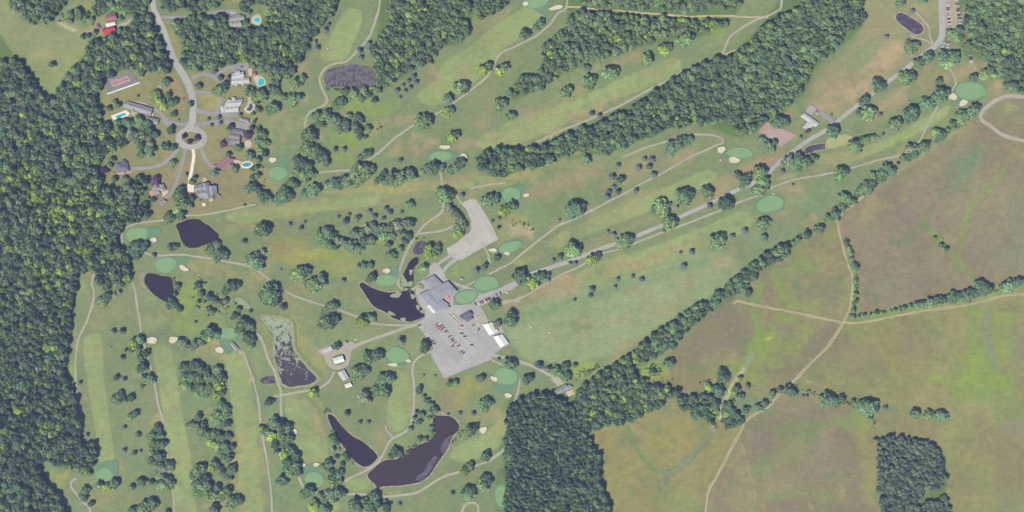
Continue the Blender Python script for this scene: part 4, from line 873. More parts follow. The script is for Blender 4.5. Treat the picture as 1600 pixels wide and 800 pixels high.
TREES = """82 101 5 d;88 101 3 s;110 32 5 g;130 58 5 d;138 57 4 g;222 114 6 d;256 132 8 g;262 128 6 d;243 148 8 y;250 158 9 y;257 166 7 y;263 150 6 d;270 161 8 d;272 178 5 d;216 150 3 s;280 187 2 s;296 164 6 d;299 100 9 d
203 193 8 d;218 188 7 m;225 197 8 m;232 193 7 d;205 211 9 g;215 218 10 g;225 212 9 g;235 205 8 d;235 225 7 g;243 210 6 d;220 228 7 d;235 236 9 d;222 240 7 m;254 230 6 m;262 229 6 d;272 230 5 d;268 204 7 d;270 256 6 m;165 266 6 p;244 283 8 p;233 310 4 s;288 213 4 p;308 216 4.5 p;297 222 4 p
280 305 10 m;287 318 11 m;283 297 7 d;278 327 8 m;265 341 9 m;283 336 8 d;300 284 5.5 y;305 278 4 d;291 273 3 m;311 135 5 d;335 113 4 d;345 141 9 m;338 144 7 m;352 134 7 d;326 186 4 s;343 183 5 s;331 195 3.5 s;345 192 4.5 s;362 198 5 p;357 203 4 m;350 225 6 p;388 211 6 p;374 231 6 m;358 241 4 d;335 271 7 d;368 263 6 d;391 244 7 d;343 305 3 s;394 291 8 d;387 296 6 d;383 320 3 s;395 146 8 m;388 143 7 d;359 120 4 p;424 117 6 m
404 205 7 m;412 210 7 m;405 220 8 d;414 225 7 m;407 235 7 m;413 241 6 d;404 250 5 d;402 262 5 d;402 275 5 d;402 296 7 d;413 307 10 d;424 312 5 d;443 306 15 d;488 298 10 d;497 296 7 d;478 302 7 d;483 212 12 m;480 233 11 m;492 239 11 m;503 246 10 d;510 254 7 d;468 253 10 d;482 259 9 d;465 269 8 m;475 276 9 m;485 271 8 m;455 286 8 m;462 288 6 m
524 233 5 s;538 233 5.5 s;563 246 5 g;570 242 7 d;577 239 6 d;518 288 9 d;530 288 10 d;541 285 10 d;510 288 5 d;563 273 17 m;595 279 7 d;589 284 5 m;600 271 5 m;612 279 11 d;628 278 11 d;642 273 10 d;605 284 6 m;620 286 7 m;626 250 5 s;672 264 10 d;680 261 9 d;660 269 6 m;690 263 6 d;711 263 8 d;718 256 8 d;723 253 6 d;705 266 7 m;662 191 12 m;706 215 9 y;713 210 6 d
604 325 5 s;610 331 5 s;601 340 3.5 s;628 331 3.5 s;640 319 7 d;578 330 5 s;586 337 5.5 s;599 341 4 s;546 335 4 s;541 345 6.5 s;529 339 4 s;558 342 6 g;453 350 4.5 s;470 357 4 g;477 346 3 s;411 360 13 m;411 393 5 g
500 368 9 m;512 363 9 d;520 369 7 d;508 378 8 m;516 383 6 g;530 377 8 g;540 381 8 g;525 386 6 d;550 385 10 d;560 389 7 d;555 366 9 g;566 364 8 g;575 358 8 g;583 353 7 g;570 376 8 d;580 376 8 m;590 361 8 d;598 358 9 g;610 356 9 g;622 353 9 g;635 349 9 g;643 348 7 d;600 369 8 m;612 368 7 d;625 363 7 m;638 368 7 d;632 376 5 d
608 382 6 d;625 389 6 d;613 399 8 d;605 397 4 s;672 393 12 y;683 390 8 m;661 419 8 m;696 306 12 m;700 323 7 g;705 328 7 g;710 334 7 g;715 339 8 g;720 346 8 g;724 353 7 g;716 353 6 m;719 363 6 y;713 366 5 y;723 304 4.5 s;765 313 10 d;775 312 8 d;758 316 8 m;793 326 9 y;785 331 8 y;801 321 8 d;770 345 3 s;780 341 4 s;779 356 3 g
621 141 5 s;647 119 5.5 s;639 126 4.5 s;651 128 5 s;630 133 4 s;642 136 4.5 s;633 143 3.5 g;625 152 3.5 s;719 139 11 m;727 135 8 d;700 155 8 d;698 177 9 y;705 172 6 d;756 110 9 y;763 104 7 d;780 111 9 y;787 107 8 d;796 146 6 d;779 164 9 m;787 161 7 d;797 180 6 d;793 185 5 y
514 38 4 s;509 47 6 s;493 66 5 s;482 75 5 s;496 75 6 s;563 79 6 s;577 68 5.5 s;578 79 5 s;565 90 5 s;540 143 6 m;552 146 7 m;565 155 6 d;575 150 5 m;585 157 5 d;570 143 6 m;590 141 6 m;528 164 10 m;533 159 7 d;497 183 9 m;510 181 10 d;522 186 9 d;500 194 8 m;530 189 6 d;545 181 5 d;558 184 6 d;565 188 5 d;540 194 8 d;555 197 7 d;530 203 7 d;542 204 5 d;560 205 7 d;575 202 6 m;562 214 5 d;570 215 4 d
463 131 10 m;472 123 7 d;458 156 9 m;468 153 7 d;445 153 6 m;428 169 9 d;420 173 6 m;409 149 10 m;428 140 9 d;432 129 7 d;400 155 7 m;410 108 7 d;420 106 7 d;432 109 8 d;445 111 8 d;457 111 7 d;435 120 7 m;450 119 6 m
822 53 8 d;815 59 6 m;845 37 8 d;838 43 6 m;916 107 6 d;919 129 11 m;926 123 7 d;952 115 12 m;960 111 8 d;883 146 9 m;889 140 7 d;925 177 5.5 s;937 180 5 s;803 180 5 d;1011 93 10 m;1037 78 10 y;1045 74 6 d;1071 62 13 m
1372 134 11 d;1351 156 8 d;1345 161 6 g;1354 178 11 m;1344 179 8 m;1363 173 7 d;1375 179 5 s;1385 58 5 s;1299 179 2.5 s;1398 194 11 d;1214 192 12 d;1199 226 9 d;1190 216 5 d;1205 233 6 m;1210 222 5 d;1225 190 8 d;1301 207 11 d;1231 253 12 g;1245 251 12 d;1258 255 10 m;1243 260 9 m;1270 246 5 d;1276 247 4 d;1223 267 5 s;1312 273 11 m;1318 268 8 d;1239 288 2.5 s;1335 230 11 m;1352 219 7 m;1362 216 6 d;1345 222 6 m;1373 214 2.5 s;1380 209 3 s;1262 205 4 p;1251 214 3.5 s
1423 179 12 d;1446 164 12 d;1465 151 14 d;1477 146 8 d;1467 127 6 d;1520 122 7 d;1537 118 8 m;1550 117 8 m;1414 123 11 m;1425 119 8 d;1434 99 9 m;1447 91 10 d;1453 88 7 d;1421 76 9 m;1429 71 8 d;1474 93 11 d;1488 91 11 d;1480 98 10 m;1484 55 8 m;1493 58 9 m;1497 48 7 d;1512 73 8 m;1521 76 7 m;1426 17 5 s;1405 4 8 d;1440 2 6 d
1499 183 9 m;1506 181 8 d;1520 171 9 d;1514 176 7 m;1487 195 6 m;1528 168 5 d;1468 212 9 d;1462 208 7 m;1480 203 4 m;1490 200 4 m;1443 229 9 d;1432 233 8 d;1420 233 10 g;1428 241 9 d;1418 246 7 d;1410 247 5 m;1402 256 3 d;1385 263 9 d;1392 268 8 d;1378 271 8 d;1375 278 8 m;1365 276 7 m;1370 281 6 d;1362 288 8 d;1350 293 9 d;1345 298 7 d;1357 296 7 m;1340 301 5 m;1319 310 10 m;1332 315 7 m;1315 324 9 d;1304 334 9 d;1294 341 6 m;1307 343 5 m;1280 357 8 d;1260 367 7 d;1246 374 5 d;1238 379 4 m
1322 379 4 m;1325 388 4 m;1329 396 4 m;1335 418 7 d;1330 405 4 m;1336 439 4 m;1340 446 2.5 s;1337 458 3 m;1337 470 4 m;1333 485 4 m;1332 495 4 m;1342 494 2.5 m;1350 492 3 d;1360 491 2 m;1369 488 3.5 d;1380 488 2 m;1397 484 3 m;1405 484 2.5 m;1412 481 3 m;1422 479 3 m;1432 477 4.5 d;1440 474 4.5 d;1452 473 5 d;1463 469 5 d;1472 468 5 d;1486 465 7 d;1495 463 6 d;1510 463 8 d;1517 457 5 d;1525 459 6 d;1533 456 6 d;1530 446 7 d;1537 451 7 d;1546 451 5.5 d;1565 448 4 d;1573 448 8 d;1582 445 6 d;1590 441 6 d;1598 440 6 d
1207 614 4 d;1218 610 4 d;1232 609 7 d;1238 614 6 d;1255 618 2 s;1261 618 2.5 s;1290 624 8 d;1300 626 7 d;1314 624 5.5 d;1356 637 11 d;1333 627 3 d;1345 631 5 m;1361 653 2 m;1365 662 2 m;1368 688 5 m;1383 637 4 s;1429 646 6 d;1449 648 6 m;1470 649 6.5 d;1459 650 4 m;1470 383 4 d;1478 389 4 d;1460 372 3 m
1163 641 7 d;1186 637 7 d;1194 630 6 d;1168 603 4 g;1150 606 6 d;1146 612 6 y;1155 621 7 d;1121 610 10 d;1106 604 6 y;1045 568 9 d;1018 582 6 d;1169 458 6.5 d;1129 588 11 d;1156 590 4 m;1069 415 6 s;1003 436 5 s
811 432 12 d;832 441 10 y;840 432 8 d;848 430 6 d;857 429 5 s;857 437 4.5 s;865 406 4 s;875 402 5 d;899 411 5 s;890 412 3 g;894 391 13 m;907 383 4.5 s;905 390 5 d;924 406 10 y;932 402 7 d;925 452 6.5 s;923 461 5 s;898 468 3.5 s;965 436 5 s;961 448 4 s;989 431 4 s;798 499 12 d;777 507 6 g;772 476 8 m;745 422 6 s;757 418 6 d;777 403 5 d;627 532 8 s;664 541 10 d;662 586 2.5 s;680 587 2.5 s;779 561 4 s;797 568 10 d;751 591 7 g;703 599 5 m;712 598 5 m
899 327 14 d;950 362 4 s;959 366 5 s;874 344 3 s;957 276 7 s;971 279 6 d;966 285 5 y;949 307 6 s;959 292 5.5 s;952 299 5 s;966 299 6 s;994 297 5 s;915 250 8 d;966 258 5 s;998 262 6 s;1007 248 5 s;1019 249 6 s;1015 260 6 s;1020 274 6 g;1048 232 12 d;1060 226 12 d;1072 220 9 d;1078 217 6 d
975 379 12 m;982 375 8 d;1032 325 12 m;1022 327 7 d;1047 318 4 s;1058 323 4 s;1068 307 14 d;1105 301 11 m;1046 348 13 m;1038 360 3.5 s;1109 321 6 s;1134 318 12 d;1162 284 11 d;1152 274 6 g;1187 270 12 m;1190 283 12 m;1186 296 10 m;1198 293 5 d;1191 350 11 m;1144 369 5.5 s;1164 360 6 s;1120 377 13 m;1081 393 5.5 s;1063 395 4 s;1193 372 6 d
843 570 8 s;857 576 7 s;870 581 8 m;883 573 7 d;887 588 7 d;822 591 6 d;829 589 6 d;822 597 4 d;898 571 4 d
398 409 14 d;439 421 2.5 s;467 429 12 m;476 423 9 d;459 431 7 m;494 444 14 m;503 438 10 d;487 448 8 y;422 462 16 m;443 479 7 s;513 483 9 m;521 477 8 d;507 488 7 m;511 504 13 m;523 499 9 d;567 502 11 y;580 496 7 d;562 415 5 s;570 415 6 d;578 415 6 d;582 432 7 d;576 437 5 m;537 438 5 s;526 541 6 d;542 534 2 s;575 559 9 m;588 555 10 d;595 554 7 d;560 583 12 m;571 578 8 d;598 593 10 d;607 591 9 d;592 608 12 m;601 613 10 m;570 621 13 g
420 628 7 d;489 613 7 y;493 611 5 d;543 645 6 s;563 659 4 s;576 659 4 s;418 673 10 m;428 661 10 d;438 664 10 d;450 668 9 d;425 681 9 y;440 679 10 m;452 683 8 d;432 693 9 d;445 691 8 m;410 669 6 y;433 708 6 g;445 708 8 y;455 704 8 d;463 713 8 d;450 723 10 m;462 729 9 d;456 736 10 m;466 736 7 d;448 729 8 d;442 750 8.5 d;483 766 9 d;475 773 7 m;500 774 5 m;520 684 6 m;526 690 5 d;521 702 4 g;525 714 4 g;538 713 6 m;543 716 5 d;536 725 4 d;513 725 8 d;505 731 6 m;515 736 6 m;522 746 7 m;530 741 8 d;518 753 8 m;530 751 6 m;515 773 9 g;528 769 9 d;537 770 5 d;508 779 7 m;522 779 6 m;490 791 10 y;505 791 7 d;513 796 6 d;555 787 10 m;562 791 10 d;575 787 12 m;585 776 9 d;590 786 8 d;580 797 8 m;548 791 6 m
655 609 6.5 d;663 619 5 s;666 628 5.5 d;675 632 4 g;680 640 6 d;673 643 5 m;651 643 4 s;659 648 5 d;648 652 5 s;655 661 5 d;645 661 3 s;642 670 4 g;672 652 4 m;674 668 4 m;674 674 4 m;655 687 5 m;665 685 4 m;617 706 7 m;623 705 6 d;612 712 5 m;756 633 10 m;763 629 8 d;740 645 5 s;700 647 3 s;719 645 4 s;734 673 9 m;741 669 7 d;719 682 2 s;759 712 8 d;735 729 7 d;727 736 8 y;707 770 4.5 s;731 771 11 m;740 764 6 d;754 757 11 m;758 746 8 d;765 751 6 d;605 790 6 d;604 797 5 m;625 787 4 s;603 782 4 s
160 471 9 m;168 464 8 d;180 462 5 g;186 457 4 g;177 518 5 g;192 517 6 s;174 542 1.5 s;192 558 5.5 s;197 548 3 g;182 590 5 g;195 592 5 s;126 597 4 s;137 679 4 s;187 619 8 d;184 625 7 m;179 622 5 m;205 621 6 d;197 623 5 m;206 651 7 m;212 646 6 d;195 667 4 s;195 703 5 s;216 680 5 g;210 708 4 g;220 704 3.5 s;155 758 7 m;168 761 8 y;180 756 8 d;133 766 8 d;130 776 7 d;143 787 5 d;133 736 6 d;140 739 5 d
211 538 9 y;220 531 7 d;215 546 6 m;228 553 7 d;220 559 7 m;225 573 8 d;219 576 7 m;235 591 7 d;228 593 7 m;240 594 5 d;205 548 4 g;223 603 4 d;270 474 9 d;281 482 5 d;265 478 6 d;278 447 5 d;274 459 4 d;310 446 6.5 d;315 459 5.5 d;328 463 6 d;336 470 6 d;345 475 6 g;353 471 6 g;325 483 5 g;332 487 5 d;310 472 4 g;306 503 3 s;358 446 8 m;366 446 8 d;353 453 7 m;373 445 5 d;373 484 5 d;368 493 6 d;364 497 4 d;392 486 4 s;322 524 9 m;330 517 9 d;338 521 7 d;327 528 7 y;315 534 7 d;305 538 7 d;283 534 7 g;290 539 6 g;300 543 6 g;380 506 10 m;390 508 8 d;375 513 7 m;388 526 9 d;395 531 6 d;385 534 8 m;393 541 5 m
287 576 8 d;295 573 7 d;305 571 9 d;313 576 8 d;290 589 9 m;302 589 9 m;313 591 9 m;322 581 7 d;288 601 8 m;300 604 9 m;312 604 9 m;325 591 8 m;340 579 8 d;346 589 8 d;335 593 8 m;330 606 9 m;343 603 8 y;320 613 7 m;337 616 8 y;347 613 6 d;308 613 6 m
345 633 8 d;353 639 8 d;340 646 9 m;350 651 8 m;345 661 8 m;356 661 6 d;335 653 6 y;310 651 7 d;305 666 8 m;315 673 8 m;298 666 7 g;318 663 6 d;325 681 9 m;335 678 8 m;345 683 9 m;357 681 6 d;330 691 8 y;340 696 9 m;352 696 8 m;356 703 7 d;364 698 5 d;348 708 8 m;359 716 7 d;337 724 7 d;332 730 7 y;345 731 4 d;350 739 8 g;362 734 8 d;358 746 7 g;309 736 9 m;316 731 8 d;303 741 7 m;312 756 11 m;322 753 10 d;325 766 12 m;310 769 9 m;335 771 9 m;340 761 7 d;352 771 9 y;356 766 8 d;348 776 8 m;366 783 9 m;373 781 8 d;360 789 8 m;335 796 10 d
247 669 7 d;240 679 8 m;250 681 7 d;244 693 9 m;255 693 7 d;238 706 6 g;250 713 8 d;240 721 8 m;255 731 10 g;265 726 8 d;250 741 9 g;262 749 8 d;268 756 6 d;254 758 9 m;262 761 8 y;248 759 7 m;222 753 8 d;237 753 4.5 d;207 761 5 g;231 792 11 m;240 786 9 d;222 794 8 m;208 798 7 d;262 800 5 d
214 390 12 d;225 386 9 d;205 391 8 d;268 387 6 g;275 386 5 d;332 389 9 d;338 383 7 m;345 396 9 d;353 399 6 d;325 394 6 y;340 402 9 m;382 377 5.5 s;241 399 5 s;300 32 8 m
400 160 5 d;404 172 5 m;398 190 4 d;394 200 4 p;300 310 5 d;296 322 6 m;176 250 5 d;172 258 5 m;180 280 5 d;195 280 5 m;186 165 5 d;180 160 4 m;170 170 5 d;185 193 6 m;195 190 5 d;350 30 5 d;346 38 5 m;385 35 5 d;390 20 4 m;384 14 5 d;345 122 4 m;396 104 5 m;375 180 3 m;395 178 3.5 d;150 50 4 d;145 30 4 m;190 28 4 d;188 48 5 d;195 20 5 m;395 265 4 d;395 278 5 d;240 312 4 d;228 318 5 m"""
TL = []
for t in TREES.replace('\n', ';').split(';'):
    a = t.split()
    if len(a) == 4: TL.append((float(a[0]), float(a[1]), float(a[2]), a[3]))

TL = [(x, y, r * 1.35, c) if (x > 1400 and 430 < y < 485) or (x > 1200 and 605 < y < 655) else (x, y, r, c) for x, y, r, c in TL]
LAND = [("grey clubhouse", 684, 460), ("turning circle", 299, 216), ("mottled grey pond", 548, 118), ("shield-shaped pond", 308, 365), ("tapering dark pond", 252, 448), ("scummy long pond", 452, 555), ("horn-shaped pond", 615, 474), ("wedge-shaped pond", 550, 692), ("largest brown pond", 650, 715), ("oval top pond", 1422, 37), ("pale sedge bed", 1312, 220), ("scum-covered pond", 379, 474),
        ("red barns", 170, 38), ("tennis court", 190, 128), ("long house", 217, 169), ("stepped roof house", 376, 122), ("dark pool house", 365, 165), ("red roofed house", 352, 254), ("large grey house", 322, 298), ("corner house", 191, 262), ("overflow car park", 745, 355), ("main car park", 715, 555), ("white marquees", 775, 523), ("maintenance barns", 532, 575), ("lone grey house", 880, 608), ("pale roofed house", 1265, 190), ("old red court", 1218, 213),
        ("green by the gardens", 434, 271), ("oval green above the tree row", 688, 244), ("boot lot green", 799, 305), ("green over the horn pond", 603, 438), ("maintenance road green", 621, 555), ("car park corner green", 790, 588), ("bottom edge green", 785, 775), ("round bunkered green", 491, 750), ("far left green", 163, 742), ("forest edge green", 214, 366), ("pond hole green", 259, 414), ("long wood green", 1156, 239), ("entrance road green", 1203, 319), ("top right green", 1516, 142),
        ("paired bunkers", 254, 531), ("dry patch bunker", 343, 547), ("lone pond bunker", 755, 672), ("clump bunker", 459, 674), ("range target circle", 910, 512), ("hedge track junction", 1317, 504), ("pine plantation", 1425, 740), ("pale gully", 1140, 610), ("track loop at right", 1560, 170), ("top left meadow", 60, 80), ("top edge bunkers", 845, 8), ("wooden cart shelter", 367, 541), ("second hole fairway", 270, 660), ("third hole fairway", 385, 680), ("first hole fairway", 155, 620), ("top mown fairway", 535, 55), ("middle hay field", 1150, 520), ("upper long fairway", 900, 170), ("causeway path", 605, 695), ("hooked cart path end", 1120, 222), ("far end of the range", 1110, 405), ("middle of the entrance road", 1010, 362), ("dry paddock", 1350, 110), ("gully fork", 1042, 742)]
ORD = ["closest"] + [w + " closest" for w in "second third fourth fifth sixth seventh eighth ninth tenth eleventh twelfth thirteenth fourteenth fifteenth sixteenth seventeenth eighteenth nineteenth twentieth".split()]
CW = {'d': 'dark green', 'm': 'mid green', 'y': 'yellow green', 'g': 'greyish green', 's': 'dark blue-green', 'p': 'purple', 'f': 'dusky'}
def place_phrase(x, y):
    b = min(LAND, key=lambda l: math.hypot(l[1] - x, l[2] - y))
    dx, dy = x - b[1], y - b[2]
    if abs(dx) > abs(dy): d = "right of" if dx > 0 else "left of"
    else: d = "below" if dy > 0 else "above"
    return d, b[0], math.hypot(dx, dy)

order = sorted([i for i, t in enumerate(TL) if t[3] != 's'], key=lambda i: -TL[i][2])
big = order[:330]; small = order[330:]
spr = [i for i, t in enumerate(TL) if t[3] == 's']
lab = {}
for i in big + spr:
    x, y, r, c = TL[i]
    d, l, dist = place_phrase(x, y)
    if c == 's': k = "small dark spruce"
    else: k = ("broad" if r >= 11 else "medium" if r >= 8 else "smaller") + " " + CW[c] + " tree"
    lab.setdefault((k, d, l), []).append((dist, i))
LABEL = {}
for (k, d, l), v in lab.items():
    v.sort()
    for n, (_, i) in enumerate(v):
        LABEL[i] = "%s %s the %s" % (k, d, l) if len(v) == 1 else "%s %s %s the %s" % (ORD[n], k, d, l)

def tree_height(r, c, rr):
    if c == 's': return r * 1.75 * rr
    return (4.2 + .92 * r) * rr
for n, i in enumerate(big + spr):
    x, y, r, c = TL[i]
    rr = random.uniform(.9, 1.12)
    root = empty("spruce_tree" if c == 's' else "ornamental_tree" if c == 'p' else "broadleaf_tree", W(x, y, 0), random.uniform(0, 6.28))
    rs_ = r * (1.0 if c == 's' else 1.14)
    root.scale = (rs_, rs_ * random.uniform(.84, 1.12), tree_height(r, c, rr))
    tag(root, LABEL[i], "tree", "young spruces dotted over the course" if c == 's' else "trees standing on the course and in gardens")
    obj("crown", random.choice(CROWN[c]), None, root)
    obj("trunk", TRUNK_C if c == 's' else TRUNK[n % 4], None, root)

# ------------------------------------------------------------------ woods: uncountable, one stuff object each
PROTO = {}
protos = []
for c in LEAF:
    for k in range(NV):
        o = bpy.data.objects.new("crown_pattern", CROWN[c][k]); protos.append(o); PROTO[(c, k)] = len(protos) - 1

def scatter_group():
    ng = bpy.data.node_groups.new("scatter_crowns", 'GeometryNodeTree')
    ng.interface.new_socket("Geometry", in_out='INPUT', socket_type='NodeSocketGeometry')
    ng.interface.new_socket("Geometry", in_out='OUTPUT', socket_type='NodeSocketGeometry')
    gi = ng.nodes.new("NodeGroupInput"); go = ng.nodes.new("NodeGroupOutput")
    join = ng.nodes.new("GeometryNodeJoinGeometry")
    def attr(nm, ty):
        a = ng.nodes.new("GeometryNodeInputNamedAttribute"); a.data_type = ty; a.inputs[0].default_value = nm
        return a.outputs[0]
    idx = attr("pick", 'INT'); rot = attr("spin", 'FLOAT_VECTOR'); scl = attr("grow", 'FLOAT_VECTOR')
    g2i = ng.nodes.new("GeometryNodeGeometryToInstance")
    for o in reversed(protos):
        oi = ng.nodes.new("GeometryNodeObjectInfo"); oi.inputs["Object"].default_value = o; oi.inputs["As Instance"].default_value = True
        ng.links.new(oi.outputs["Geometry"], g2i.inputs[0])
    ip = ng.nodes.new("GeometryNodeInstanceOnPoints")
    ng.links.new(gi.outputs[0], ip.inputs["Points"]); ng.links.new(g2i.outputs[0], ip.inputs["Instance"])
    ip.inputs["Pick Instance"].default_value = True
    ng.links.new(idx, ip.inputs["Instance Index"]); ng.links.new(scl, ip.inputs["Scale"])
    er = ng.nodes.new("FunctionNodeEulerToRotation"); ng.links.new(rot, er.inputs[0]); ng.links.new(er.outputs[0], ip.inputs["Rotation"])
    ng.links.new(ip.outputs[0], go.inputs[0])
    return ng
SG = scatter_group()

def in_poly(X, Y, pts):
    ins = np.zeros(X.shape, bool); n = len(pts)
    for k in range(n):
        ax, ay = pts[k][:2]; bx, by = pts[(k + 1) % n][:2]
        if ay != by: ins ^= ((ay > Y) != (by > Y)) & (X < (bx - ax) * (Y - ay) / (by - ay) + ax)
    return ins

def points_object(name, rows, label):
    """rows: x, y, r, height, class"""
    me = bpy.data.meshes.new(name)
    n = len(rows)
    me.vertices.add(n)
    co = np.array([W(r[0], r[1], r[5] if len(r) > 5 else 0) for r in rows], np.float32); me.vertices.foreach_set("co", co.ravel())
    a = me.attributes.new("pick", 'INT', 'POINT'); a.data.foreach_set("value", np.array([PROTO[(r[4], int(RNG.integers(NV)))] for r in rows], np.int32))
    a = me.attributes.new("spin", 'FLOAT_VECTOR', 'POINT'); a.data.foreach_set("vector", np.array([(RNG.normal(0, .06), RNG.normal(0, .06), RNG.uniform(0, 6.28)) for r in rows], np.float32).ravel())
    a = me.attributes.new("grow", 'FLOAT_VECTOR', 'POINT'); a.data.foreach_set("vector", np.array([(r[2], r[2] * RNG.uniform(.88, 1.1), r[3]) for r in rows], np.float32).ravel())
    o = obj(name, me)
    md = o.modifiers.new("scatter", 'NODES'); md.node_group = SG
    tag(o, label, None, None, 'stuff')
    return o

def wood(polys, label, spacing=6.2, rmin=3.6, rmax=7.2, hmin=10, hmax=17, mix="dddmmmg", gaps=(), yel=(), inset=3.0, keep=1.0):
    rows = []
    for s in polys:
        pts = edge_out(P(s), 30)
        cx = np.array(pts)
        x0, y0 = cx.min(0); x1, y1 = cx.max(0)
        nx = int((x1 - x0) / spacing) + 1; ny = int((y1 - y0) / spacing) + 1
        ii, jj = np.meshgrid(np.arange(nx), np.arange(ny))
        X = x0 + (ii + .5 * (jj % 2)) * spacing + RNG.normal(0, spacing * .30, ii.shape); Y = y0 + jj * spacing + RNG.normal(0, spacing * .30, ii.shape)
        X, Y = X.ravel(), Y.ravel()
        ok = in_poly(X, Y, pts)
        for ox, oy in ((inset, 0), (-inset, 0), (0, inset), (0, -inset)):
            ok &= in_poly(X + ox, Y + oy, pts)
        for gp in gaps: ok &= ~in_poly(X, Y, P(gp))
        ok &= RNG.uniform(size=ok.shape) < keep
        big_ = RNG.uniform(size=ok.shape) ** 1.8
        for x, y, q in zip(X[ok], Y[ok], big_[ok]):
            r = (rmin + (rmax - rmin) * q) * 1.1
            c = mix[int(RNG.integers(len(mix)))]
            h = (hmin + (hmax - hmin) * q) * RNG.uniform(.85, 1.12)
            for (yx, yy, yr) in yel:
                if math.hypot(x - yx, y - yy) < yr and RNG.uniform() < .6:
                    c = 'y'; h *= .7; r *= .8
            rows.append((x, y, r, h, c))
    return points_object("woodland", rows, label)

wood(["0,90 12,92 28,92 38,103 48,118 58,128 65,142 75,155 80,150 90,135 105,118 115,108 125,100 132,85 140,70 148,62 160,60 185,54 205,44 212,30 235,22 245,45 256,70 266,90 273,113 255,117 235,113 225,108 205,111 180,116 162,122 157,140 157,170 162,190 180,190 200,196 200,230 180,240 165,240 160,255 157,275 165,290 190,290 205,285 215,272 230,275 232,290 226,305 212,315 232,322 236,332 230,345 212,350 194,352 189,364 188,385 195,400 206,400 207,430 205,445 190,450 165,454 152,440 150,425 125,425 122,440 118,460 118,480 112,500 113,530 108,560 105,590 118,600 122,630 128,660 130,690 150,690 153,705 150,720 142,735 130,738 110,732 95,733 80,725 62,720 70,745 80,760 92,770 100,785 110,800 0,800"],
     "vast dark mixed forest covering the whole left side", 5.1, 2.4, 8.2, 10, 17, "ddddmmmmmgggdy", yel=[(110, 318, 34), (85, 300, 18), (135, 300, 20), (30, 272, 22), (62, 425, 16), (85, 452, 14), (105, 360, 22), (60, 320, 20), (130, 385, 16), (40, 210, 16), (75, 205, 14), (150, 345, 16), (95, 400, 14), (130, 215, 16), (180, 212, 14), (180, 320, 14), (60, 395, 14), (30, 640, 14), (90, 680, 14), (120, 335, 26), (150, 375, 16), (80, 345, 22), (50, 290, 18), (120, 260, 16), (70, 440, 20), (100, 470, 14), (60, 600, 18), (100, 640, 16), (40, 690, 14)], inset=2.5, keep=.93)
wood(["12,0 118,0 110,8 98,12 96,22 85,27 72,38 55,38 40,30 30,25 20,15 15,8", "105,20 115,14 140,16 150,10 165,0 238,0 232,20 215,26 200,22 190,18 165,20 150,27 125,32 108,27"], "woods at the top left between the meadow and the red barns", 5.2, 3, 6.5, 9, 13, "ddmmmg", yel=[(85, 20, 14), (115, 20, 14), (140, 24, 12)], inset=1.5)
wood(["268,33 292,30 318,25 342,22 354,30 356,42 380,45 402,42 414,36 416,25 410,12 418,0 540,0 524,10 516,24 500,46 487,60 478,75 474,95 470,103 452,104 430,102 405,102 396,96 370,98 350,101 345,106 330,110 310,112 292,108 284,98 288,80 284,62 272,50", "247,0 352,0 345,8 330,14 300,22 275,20 262,22 252,16", "370,0 415,0 408,12 392,10 375,14"], "woods behind the houses right of the lane", 5.3, 3.2, 7.0, 10, 15, "ddmmmmg", gaps=["288,0 322,0 318,6 290,5", "355,25 385,20 412,22 412,42 380,42 358,40", "300,70 325,45 328,48 303,73", "392,24 412,22 413,40 393,40"], yel=[(425, 30, 14), (440, 75, 14), (450, 95, 12), (375, 95, 14)], inset=2)
wood(["612,0 735,0 738,10 728,22 735,45 738,50 728,60 722,68 700,68 686,75 680,90 675,100 655,105 640,110 630,118 610,132 600,138 590,138 588,120 580,95 580,78 590,60 600,50 607,35 606,15", "740,0 800,0 795,8 775,18 755,35 745,30 742,15"], "top middle woods right of the mottled grey pond", 5.2, 3, 6.8, 10, 14, "ddmmmmmg", yel=[(650, 25, 16), (690, 50, 16), (640, 75, 14), (745, 20, 10), (620, 100, 12), (675, 90, 10), (665, 10, 12)], inset=2)
wood(["905,0 1160,0 1162,10 1150,14 1110,20 1080,21 1040,18 1000,15 925,10 905,8", "905,15 930,18 1000,25 1040,28 1075,31 1140,30 1138,36 1115,47 1100,52 1070,48 1050,52 1030,62 1010,70 990,74 960,85 940,95 920,96 905,103 890,110 880,118 860,130 845,140 825,148 810,150 800,156 800,145 805,128 820,118 838,115 845,105 843,88 850,70 865,55 882,45 885,35 900,22"], "woods along the top edge split by an earth track", 5.3, 3, 6.8, 9, 14, "ddmmmmg", yel=[(955, 65, 14), (1060, 28, 10), (1085, 38, 12), (1110, 45, 12), (960, 15, 12), (860, 90, 10), (810, 150, 12), (870, 125, 12), (940, 40, 14), (1010, 60, 12)], inset=1.8)
wood(["742,245 760,235 775,230 800,232 830,231 850,224 870,220 880,212 900,202 920,197 950,182 975,172 1000,157 1030,137 1055,120 1075,110 1100,98 1120,90 1135,88 1150,80 1165,72 1180,57 1190,40 1205,32 1230,22 1250,10 1258,0 1345,0 1348,15 1352,28 1346,38 1332,48 1318,56 1314,68 1296,86 1277,98 1262,113 1258,130 1248,150 1234,163 1220,175 1208,180 1195,190 1180,205 1165,213 1150,210 1142,200 1130,192 1110,195 1080,192 1060,205 1040,200 1015,215 995,222 975,235 960,232 945,245 930,238 905,240 880,245 865,250 855,258 830,265 800,268 785,277 770,277 755,267 742,255"], "long diagonal wood from the course centre to the top edge", 5.4, 3.3, 7.4, 11, 16, "ddddmmmm", yel=[(1080, 190, 10), (1020, 180, 12), (1050, 185, 10), (1150, 130, 9), (1180, 67, 10), (830, 240, 12), (1160, 160, 8)], inset=2)
